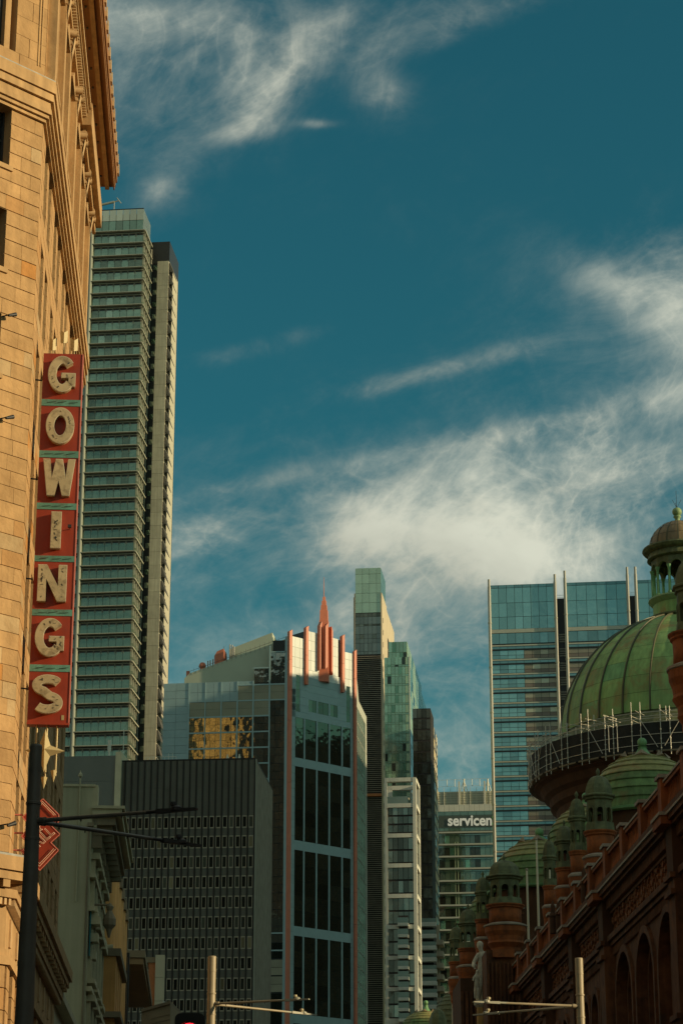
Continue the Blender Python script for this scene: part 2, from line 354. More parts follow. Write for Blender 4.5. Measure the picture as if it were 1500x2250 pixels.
m['copd'] = mk('brown_copper', (.20, .145, .07), .55, var=.25, scale=1.5, streak=.25, objvar=.08, spec=.5)
m['copg'] = mk('grey_copper', (.115, .13, .058), .7, var=.4, scale=2.5, streak=.2)
m['copf'] = mk('light_green_copper', (.21, .31, .14), .6, var=.15, scale=3)
m['rib'] = mk('copper_rib', (.075, .075, .035), .45, metal=.2, var=.2, spec=.6)
m['gap'] = mk('seam_shadow', (.02, .025, .012), .9, var=0)
m['scaf'] = mk('galvanised_tube', (.50, .48, .40), .45, metal=.3, var=.1)
m['mesh'] = mk('debris_netting', (.022, .022, .019), .9, var=.3, scale=2)
m['plank'] = mk('scaffold_board', (.17, .14, .09), .8, var=.2)
m['statue'] = mk('statue_stone', (.62, .58, .44), .9, var=.30, scale=3.5, bump=.35, bscale=8, streak=.2)
m['ped'] = mk('yellow_sandstone', (.50, .30, .10), .9, var=.3, scale=1.5, streak=.3)
m['pole_d'] = mk('charcoal_pole', (.13, .125, .105), .38, var=.15, scale=3, spec=.5, streak=.2)
m['pole_l'] = mk('weathered_grey_pole', (.36, .30, .19), .45, var=.12, scale=2, spec=.5, streak=.1)
m['flagp'] = mk('pale_flagpole', (.62, .54, .38), .5, var=.05)
m['tl'] = mk('black_signal', (.006, .006, .006), .5, var=0)
m['lamp'] = mk('red_signal_lens', (.4, .01, .01), .3, var=0, emit=((1, .02, .03), 2.5))
m['road'] = mk('asphalt', (.05, .05, .05), .9, var=.2)
m['pave'] = mk('paving', (.22, .21, .19), .9, var=.15)
m['ground'] = mk('ground_mat', (.12, .12, .11), .95, var=.2)
m['line'] = mk('road_paint', (.7, .7, .68), .7, var=.1)
m['offA'] = mk('pale_office_wall', (.30, .26, .19), .8, var=.15)
m['offD'] = mk('charcoal_reflection_wall', (.05, .05, .04), .8, var=.1)  # wall of the unseen tower added as a dark reflection
m['offO'] = mk('golden_reflection_wall', (.72, .44, .12), .8, var=.1)  # wall of the unseen tower added for gold window reflections
m['offB'] = mk('brown_office_wall', (.34, .22, .10), .8, var=.15)
m['offG'] = mk('office_glazing', (.03, .04, .04), .1, spec=.8, var=0)
# ================================================================== ground
def sheet(name, x0, x1, y0, y1, z, mat):
    mb = MB(); mb.add([(x0, y0, z), (x1, y0, z), (x1, y1, z), (x0, y1, z)], [(0, 1, 2, 3)]); return mb.build(name, mat, None, 'structure')
sheet('ground', -3000, 3000, -2500, 4000, 0.0, m['ground'])
sheet('road', -2.5, 12.5, -120, 900, 0.004, m['road'])
sheet('cross_road', -300, 300, 48, 62, 0.008, m['road'])
for x0, x1, nm in ((-6.0, -2.5, 'pavement'), (12.5, 16.0, 'pavement')):
    mb = MB(); mb.foot([(x0, -120), (x1, -120), (x1, 46), (x0, 46)], 0, .13); mb.foot([(x0 - .4, 64), (x1 - .4, 64), (x1 - 6.5, 180), (x0 - 6.5, 180)], 0, .13)
    mb.build(nm, m['pave'], None, 'structure')
mb = MB()
for k in range(12): mb.foot([(4.9, -40 + 7 * k), (5.05, -40 + 7 * k), (5.05, -37 + 7 * k), (4.9, -37 + 7 * k)], 0.012, .014)
mb.build('road_marking', m['line'], None, 'structure')

# ================================================================== corner department store (left, sandstone)
GS = PL(-5.8, 0, -.0566, .9984); sc = 66.1; gc = GS.pt(sc, 0)
GC = PL(gc.x, gc.y, .69, .724); FAR = 89.0
store = thing('department_store', 'tall golden sandstone corner building with deep overhanging eave at the left edge', 'building', gc)
def mitre(p):
    a, b = GC.n, GS.n; ca = a.dot(gc) + p; cb = b.dot(gc) + p; det = a.x * b.y - a.y * b.x
    return ((ca * b.y - cb * a.y) / det, (a.x * cb - b.x * ca) / det)
def ringpts(p, e=0., far=FAR, inn=-3):
    q = [GC.pt(-7, 0, p), mitre(p), GS.pt(far + e, 0, p), GS.pt(far + e, 0, inn), GC.pt(-7, 0, inn)]
    return [(v[0], v[1]) for v in q]
core = MB(); p1, p2 = GC.pt(-7, 0, -.45), GS.pt(FAR - .02, 0, -.45)
core.foot([(p1.x, p1.y), mitre(-.45), (p2.x, p2.y), (p2.x - 18, p2.y - 1), (p1.x - 10, p1.y + 10)], 0, 46.2)
core.build('core_wall', m['mortar'], store)
wallmb = MB(); stones = Pool(store, 'stone_block', 296); glass = Pool(store, 'window_glass'); frames = Pool(store, 'window_frame')
def block_wall(pl, s0, s1, z0, z1, ch, ops, lmin, lmax, near, hj=.03, vj=.004, mat='stone', top_off=0):
    n = round((z1 - z0) / ch); ch = (z1 - z0) / n
    for i in range(n):
        a, b = z0 + i * ch, z0 + (i + 1) * ch; mid = (a + b) / 2
        cuts = sorted([(o[0], o[1]) for o in ops if o[2] < mid < o[3]]); iv = []; cur = s0
        for o in cuts:
            if o[0] > cur: iv.append((cur, o[0]))
            cur = max(cur, o[1])
        if cur < s1: iv.append((cur, s1))
        for (x0, x1) in iv:
            wallmb.box(pl, x0, x1, a, b, -.45, -.03)
            x = x0; first = True
            while x < x1 - .02:
                ln = random.uniform(lmin, lmax) * (.6 if first and i % 2 else 1); first = False
                e = min(x + ln, x1)
                if x1 - e < lmin * .45: e = x1
                q = pl.pt((x + e) / 2, mid); pri = near - (q - Vector((0, 0, CAMZ))).length
                stones.box(m[mat], pl, x + vj, e - vj, a + hj / 2, b - hj / 2, -.03, random.uniform(-.004, .006), pri)
                x = e
def snapz(z, z0, ch): return z0 + round((z - z0) / ch) * ch
Z0, Z1, CH = 13.95, 37.45, .5
copn, sopn = [], []
for k in range(7):
    zs = snapz(35.2 - 3.5 * k, Z0, CH); copn.append((-3.5, -1.26, zs, zs + 2.0))
    for s0 in (67.6, 69.5, 72.4, 74.3, 77.2, 79.1, 82.2, 84.1, 86.6):
        sopn.append((s0, s0 + 1.15, zs - .5, zs + 2.0))
block_wall(GC, -3.2, 0, Z0, Z1, CH, copn, .62, 1.25, 1000)
wallmb.box(GC, -7, -3.5, 0, 46, -.45, 0)
block_wall(GS, sc, FAR, Z0, Z1, CH, sopn, .8, 1.5, 500)
for (a, b, c, d) in copn + sopn:
    pl = GC if (a, b, c, d) in copn else GS; w = b - a
    glass.box(m['dglass'], pl, a, b, c, d, -.449, -.40, 1000 - c)
    frames.box(m['frame_d'], pl, a + w / 2 - .03, a + w / 2 + .03, c, d, -.40, -.36, 9)
    frames.box(m['frame_d'], pl, a, b, (c + d) / 2 - .03, (c + d) / 2 + .03, -.40, -.37, 8)
    frames.box(m['frame_d'], pl, b - .07, b, c, d, -.40, -.34, 7); frames.box(m['frame_d'], pl, a, a + .07, c, d, -.40, -.34, 7)
sills = Pool(store, 'window_sill')
for (a, b, c, d) in copn: sills.box(m['stone_s'], GC, a - .1, b + .12, c - .16, c, -.4, .07, 5)
sills.flush()
# upper order above the belt course
UZ0, UZ1 = 38.85, 45.0
cu = [(-3.9, -1.25, 39.5, 44.0)]
block_wall(GC, -2.9, -.02, UZ0, UZ1, .66, cu, .85, 1.35, 900, .012, .01)
piers = [66.6, 70.2, 72.9, 77.0, 80.5, 83.7, 87.2, 88.6]
su = []
for i in range(len(piers) - 2):
    a, b = piers[i] + .55, piers[i + 1] - .55
    mid = (a + b) / 2; su.append((mid - .6, mid + .6, 40.0, 43.6))
block_wall(GS, sc, FAR, UZ0, UZ1, .66, su, 1., 1.6, 450, .012, .01)
for (a, b, c, d) in su:
    glass.box(m['dglass'], GS, a, b, c, d, -.449, -.40, 9); frames.box(m['frame_d'], GS, (a + b) / 2 - .04, (a + b) / 2 + .04, c, d, -.4, -.36)
    frames.box(m['frame_d'], GS, a, b, 41.9, 42.0, -.4, -.36)
    wallmb.box(GS, a - .16, a, c - .1, d + .1, 0, .14); wallmb.box(GS, b, b + .16, c - .1, d + .1, 0, .14)
    wallmb.prism(GS, [(a - .3, d + .1), (b + .3, d + .1), ((a + b) / 2, d + .75)], 0, .3)
    wallmb.box(GS, a - .25, b + .25, c - .3, c - .1, 0, .28)
glass.box(m['dglass'], GC, -3.9, -1.25, 39.5, 44.0, -.449, -.42, 99)
frames.box(m['stone_s'], GC, -1.62, -1.40, 39.5, 43.2, -.42, -.12, 90); frames.box(m['frame_d'], GC, -1.9, -1.62, 39.6, 43.1, -.42, -.3, 80)
frames.box(m['stone_s'], GC, -3.9, -1.40, 43.2, 43.45, -.42, -.10, 89); frames.box(m['frame_d'], GC, -3.9, -1.62, 41.6, 41.7, -.42, -.34, 89)
for s0 in (-1.24,): frames.box(m['stone_c'], GC, -1.35, -1.26, 42.6, 44.0, -.3, .16, 50)
glass.flush(); frames.flush()
for s0 in (-.33, -.22): wallmb.box(GC, s0 - .02, s0 + .02, 39.4, 45, .004, .035)
wallmb.build('wall', m['stone_s'], store); stones.flush()
# pilasters and capitals
for s0 in piers[:-1]:
    pbox(store, 'pilaster', m['stone_s'], GS, s0 - .30, s0 + .30, UZ0, 44.15, 0, .30)
    mb = MB(); mb.box(GS, s0 - .34, s0 + .34, 44.15, 44.25, 0, .34)
    for j in range(4): mb.box(GS, s0 - .26 - .05 * j, s0 - .22 + .05 * j + .44, 44.25 + .12 * j, 44.36 + .12 * j, 0, .30 + .06 * j)
    for dx in (-.36, .30): mb.tube(GS.pt(s0 + dx, 44.55, .1), GS.pt(s0 + dx + .06, 44.55, .5), .13, 8)
    mb.add([GS.pt(s0 - .18, 43.9, .34), GS.pt(s0 + .18, 43.9, .34), GS.pt(s0 + .22, 44.5, .42), GS.pt(s0 - .22, 44.5, .42), GS.pt(s0, 43.6, .36)], [(0, 1, 2, 3), (0, 4, 1)])
    mb.build('capital', m['stone_c'], store)
# belt course
def ring(name, mat, z0, z1, p, e=None, far=FAR):
    mb = MB(); mb.foot(ringpts(p, p if e is None else e, far), z0, z1); return mb.build(name, mat, store)
for z0, z1, p in ((37.45, 37.55, .10), (37.57, 37.68, .19), (37.70, 37.86, .27), (37.89, 38.12, .22), (38.15, 38.40, .32), (38.43, 38.85, .38)):
    ring('belt_moulding', m['stone_s'], z0, z1, p, 0)
ring('belt_flashing', m['lead'], 38.852, 38.90, .36, 0)
ring('base_moulding', m['stone_s'], 38.90, 39.1, .10, 0)
# entablature, soffit and eave
ring('architrave', m['stone_s'], 45.0, 45.28, .30, 0)
dent = MB()
for i in range(int((FAR - sc) / .2)): dent.box(GS, sc + .2 * i, sc + .2 * i + .11, 45.28, 45.46, .2, .46)
for i in range(20): dent.box(GC, -4 + .2 * i, -4 + .2 * i + .11, 45.28, 45.46, .2, .46)
dent.build('dentil_row', m['stone_c'], store, 'stuff')
ring('bed_moulding', m['stone_s'], 45.28, 45.46, .20, 0); ring('bed_moulding', m['stone_s'], 45.46, 45.62, .52, 0); ring('bed_moulding', m['stone_c'], 45.62, 45.80, .62, 0)
mb = MB(); mb.box(GS, 80.0, FAR + .1, 44.95, 45.9, .3, .66); mb.box(GS, 80.3, FAR, 44.6, 44.95, .3, .42); mb.build('projecting_bay_entablature', m['stone_s'], store)
ring('upper_frieze', m['stone_c'], 45.8, 46.9, .30, 0)
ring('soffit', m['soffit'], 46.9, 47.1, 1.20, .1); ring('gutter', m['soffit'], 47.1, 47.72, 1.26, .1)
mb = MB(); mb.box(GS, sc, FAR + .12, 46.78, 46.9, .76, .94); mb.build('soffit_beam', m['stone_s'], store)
mb = MB(); mb.box(GS, sc, FAR + .02, 46.72, 46.9, 1.12, 1.17); mb.build('drip_strip', m['soffit'], store)
for i in range(15): pbox(store, 'soffit_stud', m['black'], GS, 67 + 1.5 * i, 67.12 + 1.5 * i, 46.86, 46.9, .58, .65)
for i in range(24):
    s0 = 66.4 + .98 * i
    mb = MB(); mb.prism(GS, [(s0, 47.5), (s0 + .34, 47.5), (s0 + .30, 47.8), (s0 + .17, 48.0), (s0 + .04, 47.8)], 1.261, 1.33); mb.build('antefix', m['stone_c'], store)
# lower cornice
ring('cornice', m['stone_s'], 13.35, 13.75, .60); ring('cornice', m['stone_s'], 13.10, 13.35, .50, .4); ring('cornice_flashing', m['lead'], 13.75, 13.82, .57)
ring('cornice_soffit', m['stone_s'], 12.62, 12.86, .30, .1)
for i in range(22): pbox(store, 'modillion', m['stone_s'], GS, sc + .3 + 1.05 * i, sc + .62 + 1.05 * i, 12.88, 13.09, .0, .46)
for i in range(6): pbox(store, 'modillion', m['stone_s'], GC, -.5 - .62 * i, -.25 - .62 * i, 12.88, 13.09, 0, .46)
dent = MB()
for i in range(int((FAR - sc) / .16)): dent.box(GS, sc + .16 * i, sc + .16 * i + .085, 12.42, 12.6, .0, .24)
for i in range(18): dent.box(GC, -.1 - .16 * i, -.015 - .16 * i, 12.42, 12.6, .0, .24)
dent.build('dentil_row', m['stone_c'], store, 'stuff')
low = MB()
low.box(GS, sc, FAR, 0, 12.62, -.44, -.10); low.box(GC, -7, -.05, 0, 12.62, -.44, -.10); low.box(GS, sc, FAR, 11.2, 12.42, -.1, .0); low.box(GC, -7, 0, 11.2, 12.42, -.1, 0)
low.build('lower_wall', m['stone_s'], store)
ring('frieze_moulding', m['stone_s'], 11.0, 11.2, .12, 0); ring('frieze_moulding', m['stone_s'], 10.75, 11.0, .20, 0)
for s0 in (67.5, 70, 72.5, 75, 77.5, 80, 82.5, 85, 87.3): pbox(store, 'frieze_panel', m['stone_c'], GS, s0 - .1, s0 + .25, 11.45, 12.25, 0, .06)
rust = Pool(store, 'rusticated_block', 120)
for k in range(12):
    for (a, b) in ((sc, sc + 1.0), (68.2, 69.2), (70.6, 71.6), (73.2, 74.2), (75.8, 76.8), (78.4, 79.4), (81, 82), (83.6, 84.6), (86.2, 87.2), (88, 89)):
        rust.box(m['stone'], GS, a, b, 10.72 - .62 * (k + 1) + .03, 10.72 - .62 * k, -.1, .10, 100 - a)
    for (a, b) in ((-.9, -.02), (-1.9, -.95)):
        rust.box(m['stone'], GC, a, b, 10.72 - .62 * (k + 1) + .03, 10.72 - .62 * k, -.1, .10, 300)
rust.flush()
lg = Pool(store, 'shop_window')
for a in (67.15, 69.3, 71.7, 74.3, 76.9, 79.5, 82.1, 84.7): lg.box(m['dglass'], GS, a, a + .95, 6, 10.7, -.1, -.06)
lg.flush()
# small camera fixtures on the stone
for x, y, lb in ((10, 697, 'small black wall light on the sandstone below a window, highest of the three'), (4, 922, 'small black wall light at the left picture edge beside the letter O of the sign'), (7, 1815, 'small black spotlight on the sandstone just above the lower ledge')):
    a, z = GC.px(x, y); c = GC.pt(a, z, 0)
    t = thing('wall_light', lb, 'light fixture', c, 'small fixtures on the sandstone wall')
    mb = MB(); mb.tube(GC.pt(a - .1, z, 0), GC.pt(a + .05, z + .03, .3), .02, 6); mb.build('arm', m['fitting'], t)
    mb = MB(); mb.tube(GC.pt(a - .08, z - .05, .3), GC.pt(a + .18, z + .06, .32), .045, 8, .07); mb.build('lamp_head', m['fitting'], t)

# ------------------------------------------------------------------ vertical letter sign
sp = at(97, 1180, 67.6)
SP = PL(-9.40, 67.55, .9966, .082)
def sxz(x, y): return SP.px(x, y)
zt, zb = SP.px(97, 776)[1], SP.px(62, 1588)[1]; SW = 1.22
sign = thing('vertical_shop_sign', 'tall red vertical sign reading GOWINGS in cream block letters on the sandstone corner', 'sign', SP.pt(0, zb))
pbox(sign, 'backing_box', m['red'], SP, 0, SW, zb, zt, -.32, -.02)
edges = [776, 877, 990, 1105, 1222, 1340, 1461, 1588]
bands = [(877, 891), (990, 1005), (1105, 1119), (1221, 1234), (1339, 1353), (1461, 1476)]
zz = [(SP.px(90, a)[1], SP.px(90, b)[1]) for a, b in bands]
tops = [zt] + [b for a, b in zz]; bots = [a for a, b in zz] + [zb]
for t_, b_ in zip(tops, bots): pbox(sign, 'letter_panel', m['red'], SP, 0, SW, b_, t_, -.02, .01)
for a_, b_ in zz:
    pbox(sign, 'divider_band', m['teal'], SP, 0, SW, b_, a_, -.02, .03)
    mb = MB()
    for k in range(3):
        s0 = .08 + .36 * k + random.uniform(0, .1); mb.tube(SP.pt(s0, a_ - .12, .06), SP.pt(s0 + .28, a_ - .1 + random.uniform(-.02, .03), .06), .008, 5)
    mb.build('neon_trace', m['frame_d'], sign)
pbox(sign, 'edge_trim', m['redrim'], SP, SW, SW + .03, zb, zt, -.3, .03)
pbox(sign, 'base_trim', m['red'], SP, -.01, SW + .02, zb - .06, zb, -.32, .04)
def ribbon(pts, w):
    Lp, Rp = [], []
    for i, p in enumerate(pts):
        q0, q1 = pts[max(0, i - 1)], pts[min(len(pts) - 1, i + 1)]
        d = Vector((q1[0] - q0[0], q1[1] - q0[1])).normalized(); nn = Vector((-d.y, d.x))
        ww = w[i] if isinstance(w, list) else w
        Lp.append((p[0] + nn.x * ww / 2, p[1] + nn.y * ww / 2)); Rp.append((p[0] - nn.x * ww / 2, p[1] - nn.y * ww / 2))
    return Lp, Rp
def letter_polys(ch, w, h, t):
    P = []; T = t
    if ch == 'I': P = [('p', [(w / 2 - T * .62, 0), (w / 2 + T * .62, 0), (w / 2 + T * .62, h), (w / 2 - T * .62, h)])]
    if ch == 'N':
        P = [('p', [(0, 0), (T * 1.05, 0), (T * 1.05, h * .62), (w - T * 1.15, 0), (w, 0), (w, h), (w - T * 1.05, h), (w - T * 1.05, h * .40), (T * 1.15, h), (0, h)])]
    if ch == 'W':
        P = [('p', [(0, h), (w * .15, 0), (w * .385, 0), (w * .5, h * .42), (w * .615, 0), (w * .85, 0), (w, h), (w * .78, h), (w * .72, h * .46), (w * .60, h), (w * .40, h), (w * .28, h * .46), (w * .22, h)])]
    if ch == 'O':
        pts = [(w / 2 + (w - T) / 2 * math.cos(a), h / 2 + (h - T) / 2 * math.sin(a)) for a in [2 * math.pi * i / 40 for i in range(41)]]
        P = [('r', pts, T)]
    if ch == 'G':
        pts = [(w / 2 + (w - T) / 2 * math.cos(R(a)), h / 2 + (h - T) / 2 * math.sin(R(a))) for a in range(42, 325, 8)]
        P = [('r', pts, T), ('p', [(w * .74, h * .16), (w * .98, h * .16), (w * .98, h * .52), (w * .48, h * .52), (w * .48, h * .385), (w * .74, h * .385)])]
    if ch == 'S':
        pts = [(w / 2 + (w - T) / 2 * math.cos(R(a)), h * .735 + (h * .265 - T / 2) * math.sin(R(a))) for a in range(28, 255, 10)]
        pts += [(w / 2 + (w - T) / 2 * math.cos(R(a)), h * .275 + (h * .275 - T / 2) * math.sin(R(a))) for a in range(75, -155, -10)]
        P = [('r', pts, T)]
    return P
def add_letter(mb, pl, polys, s0, z0, d0, d1, grow=0):
    for q in polys:
        if q[0] == 'p':
            pp = q[1]
            if grow:
                cx = sum(a for a, b in pp) / len(pp); cz = sum(b for a, b in pp) / len(pp)
                pp = [(a + grow * (1 if a > cx else -1), b + grow * (1 if b > cz else -1)) for a, b in pp]
            mb.prism(pl, [(s0 + a, z0 + b) for a, b in pp], d0, d1)
        else:
            Lp, Rp = ribbon(q[1], q[2] + 2 * grow)
            if grow:
                pass
            for i in range(len(Lp) - 1):
                mb.prism(pl, [(s0 + Rp[i][0], z0 + Rp[i][1]), (s0 + Rp[i + 1][0], z0 + Rp[i + 1][1]), (s0 + Lp[i + 1][0], z0 + Lp[i + 1][1]), (s0 + Lp[i][0], z0 + Lp[i][1])], d0, d1)
LY = [(788, 865), (901, 978), (1014, 1092), (1130, 1208), (1246, 1324), (1363, 1445), (1487, 1570)]
LX = [(107, 167), (102, 163), (95, 164), (113, 134), (84, 146), (78, 142), (71, 138)]
for ch, (ya, yb), (xa, xb) in zip('GOWINGS', LY, LX):
    s0 = SP.px(xa, (ya + yb) / 2)[0]; s1 = SP.px(xb, (ya + yb) / 2)[0]
    zA, zB = SP.px(xa, ya)[1], SP.px(xa, yb)[1]; w, h = s1 - s0, zA - zB
    T = .235; cx = 0
    if ch == 'I': w_ = w; T = w / 1.24
    pol = letter_polys(ch, w, h, T)
    mb = MB(); add_letter(mb, SP, pol, s0, zB, .01, .22); o = mb.build('letter', m['cream'], sign)
    mb = MB(); add_letter(mb, SP, pol, s0, zB, .20, .235, .014); 
    r_ = mb.build('letter_rim', m['rim'], o)
    mb = MB(); add_letter(mb, SP, pol, s0, zB, .21, .243); mb.build('letter_face', m['cream'], o)
    mb = MB()                                   # loose neon clips
    for k in range(12):
        q = random.choice(pol); pts_ = q[1]; p_ = random.choice(pts_)
        if q[0] == 'p':
            if ch == 'W': continue
            p_ = (w * .5 + (p_[0] - w * .5) * .8, h * .5 + (p_[1] - h * .5) * random.uniform(.3, .9))
            if ch == 'N' : p_ = (random.choice((T * .5, w - T * .5)), random.uniform(.1, .9) * h)
            if ch == 'I' : p_ = (w * .5 + random.uniform(-.05, .05), random.uniform(.08, .92) * h)
        a = random.uniform(0, 6.3); l_ = random.uniform(.02, .05)
        mb.tube(SP.pt(s0 + p_[0] - l_ * math.cos(a), zB + p_[1] - l_ * math.sin(a), .25), SP.pt(s0 + p_[0] + l_ * math.cos(a), zB + p_[1] + l_ * math.sin(a), .25), .008, 4)
    if mb.v: mb.build('neon_clip', m['frame_d'], o)
# crown fins
for s0, z0, hh in ((.28, .06, .42), (.62, .32, .42), (.95, .06, .42)):
    mb = MB()
    for sg in (-1, 1):
        a = [SP.pt(s0, zt + z0, .10), SP.pt(s0 + sg * .11, zt + z0 + .08, -.02), SP.pt(s0 + sg * .11, zt + z0 + hh + .08, -.02), SP.pt(s0, zt + z0 + hh - .05, .10)]
        mb.add(a + [p - SP.n * .02 for p in a], [(0, 1, 2, 3), (7, 6, 5, 4), (0, 3, 7, 4), (1, 0, 4, 5), (2, 1, 5, 6), (3, 2, 6, 7)])
    mb.tube(SP.pt(s0, zt, -.05), SP.pt(s0, zt + z0 + .2, 0), .02, 6)
    mb.build('crown_fin', m['gold'], sign)
# rods, star and arrow tips
for s0, yb in ((.30, 1640), (.60, 1722), (.90, 1704)):
    z = SP.px(100, yb)[1]; mb = MB(); mb.tube(SP.pt(s0, zb, -.1), SP.pt(s0, z, -.1), .028, 8); mb.build('rod', m['gold'], sign)
for s0, ya, yb in ((.57, 1707, 1733), (.85, 1692, 1718)):
    za, z2 = SP.px(100, ya)[1], SP.px(100, yb)[1]
    mb = MB(); mb.add([SP.pt(s0 - .1, za, -.1), SP.pt(s0, za, .02), SP.pt(s0 + .1, za, -.1), SP.pt(s0, za, -.22), SP.pt(s0, z2, -.1)], [(0, 1, 4), (1, 2, 4), (2, 3, 4), (3, 0, 4), (3, 2, 1, 0)]); mb.build('arrow_tip', m['gold'], sign)
cs_, cz_ = SP.px(98, 1650); mb = MB(); tips = []
for k in range(8):
    a = math.pi / 2 * (k / 2); rr = (.60 if k in (0, 4) else .66) if k % 2 == 0 else .235
    tips.append((cs_ + rr * math.cos(a), cz_ + rr * math.sin(a)))
vs = [SP.pt(a, z, .0) for a, z in tips] + [SP.pt(cs_, cz_, .24)] + [SP.pt(cs_, cz_, -.24)]
mb.add(vs, [(i, (i + 1) % 8, 8) for i in range(8)] + [((i + 1) % 8, i, 9) for i in range(8)]); mb.build('star', m['gold'], sign)
for y in (832, 1050, 1270, 1512):
    s_, z_ = SP.px(95, y); mb = MB(); mb.tube(SP.pt(-.02, z_, -.15), SP.pt(-.42, z_ + .02, -.1), .025, 6); mb.build('bracket', m['frame_d'], sign)
s_, z_ = SP.px(153, 1163); mb = MB(); mb.tube(SP.pt(s_, z_, 0), SP.pt(s_, z_, .25), .012, 6); mb.box(SP, s_ - .05, s_ + .06, z_ - .03, z_ + .06, .2, .3); mb.build('sign_lamp', m['frame_d'], sign)
s_, z_ = SP.px(137, 1578); pbox(sign, 'maker_plate', m['gold'], SP, s_ - .03, s_ + .05, z_ - .07, z_ + .08, .01, .02)

# ------------------------------------------------------------------ red neon sign
def text_mesh(body, size, extrude=.02, offset=0., outline=0., spacing=1.):
    cu = bpy.data.curves.new('lettering', 'FONT'); cu.body = body; cu.size = size; cu.extrude = extrude; cu.offset = offset; cu.space_character = spacing
    if outline: cu.fill_mode = 'NONE'; cu.extrude = 0; cu.bevel_depth = outline; cu.bevel_resolution = 1
    cu.resolution_u = 4
    o = bpy.data.objects.new('lettering', cu); COL.objects.link(o); dg = bpy.context.evaluated_depsgraph_get(); dg.update()
    me = bpy.data.meshes.new_from_object(o.evaluated_get(dg)); bpy.data.objects.remove(o); bpy.data.curves.remove(cu); return me
def plM(pl, s, z, d, rot=0, sx=1, sz=1):
    c, s_ = math.cos(rot), math.sin(rot); o = pl.pt(s, z, d); U = pl.u * c + Vector((0, 0, s_)); V = -pl.u * s_ + Vector((0, 0, c)); Nn = pl.n
    return Matrix(((U.x * sx, V.x * sz, Nn.x, o.x), (U.y * sx, V.y * sz, Nn.y, o.y), (U.z * sx, V.z * sz, Nn.z, o.z), (0, 0, 0, 1)))
DP = PL(*SP.pt(0, 0, .1).xy, .9966, .082)
def dz(x, y): return DP.px(x, y)
out = [(94, 1756), (129, 1791), (129, 1806), (113, 1816), (131, 1834), (111, 1852), (128, 1869), (87, 1913), (47, 1872), (62, 1856), (47, 1838), (66, 1816), (49, 1796)]
neon = thing('neon_bar_sign', 'red zigzag diamond neon sign reading BAR and GRILL behind the dark pole', 'sign', DP.pt(*dz(94, 1912)))
dp = [dz(x, y) for x, y in out]
mb = MB(); mb.prism(DP, dp, -.16, 0); mb.build('sign_board', m['red'], neon)
mb = MB()
for i in range(len(dp)):
    a, b = dp[i], dp[(i + 1) % len(dp)]; mb.tube(DP.pt(a[0], a[1], .0), DP.pt(b[0], b[1], .0), .018, 6)
mb.build('sign_rim', m['redrim'], neon)
for g in (.86, .76):
    c_ = dz(90, 1800); mb = MB(); top = [dz(x, y) for x, y in ((64, 1786), (94, 1756), (128, 1791))]
    q = [(c_[0] + (a - c_[0]) * g, c_[1] + (b - c_[1]) * g) for a, b in top]
    for i in range(2): mb.tube(DP.pt(*q[i], .05), DP.pt(*q[i + 1], .05), .009, 5)
    mb.build('neon_tube', m['neon'], neon)
    c_ = dz(88, 1855); bot = [dz(x, y) for x, y in ((47, 1872), (87, 1913), (128, 1869))]; mb = MB()
    q = [(c_[0] + (a - c_[0]) * g, c_[1] + (b - c_[1]) * g) for a, b in bot]
    for i in range(2): mb.tube(DP.pt(*q[i], .05), DP.pt(*q[i + 1], .05), .009, 5)
    mb.build('neon_tube', m['neon'], neon)
for body, x, y, sz in (('BAR', 66, 1836, .40), ('&', 84, 1832, .34), ('GRILL', 71, 1877, .44)):
    me = text_mesh(body, sz, outline=.009, spacing=1.0); me.materials.append(m['neon']); a, b = dz(x, y)
    link('neon_lettering', me, plM(DP, a, b, .05, R(44), .78, 1.0), neon)
for y in (1790, 1830, 1868):
    a, b = dz(50, y); mb = MB(); mb.tube(DP.pt(a, b, -.08), DP.pt(a - .28, b, -.08), .03, 6); mb.build('bracket', m['redrim'], neon)

# ================================================================== tower helper
def cgrid(pool, mat, pl, ss, zs, d0, d1, gap=.06, pri=0, choose=None):
    for j in range(len(zs) - 1):
        for i in range(len(ss) - 1):
            mt = choose(i, j) if choose else mat
            if mt is None: continue
            pool.box(mt, pl, ss[i] + gap / 2, ss[i + 1] - gap / 2, zs[j] + gap / 2, zs[j + 1] - gap / 2, d0, d1, pri + zs[j] * .01)
def lin(a, b, n): return [a + (b - a) * i / n for i in range(n + 1)]
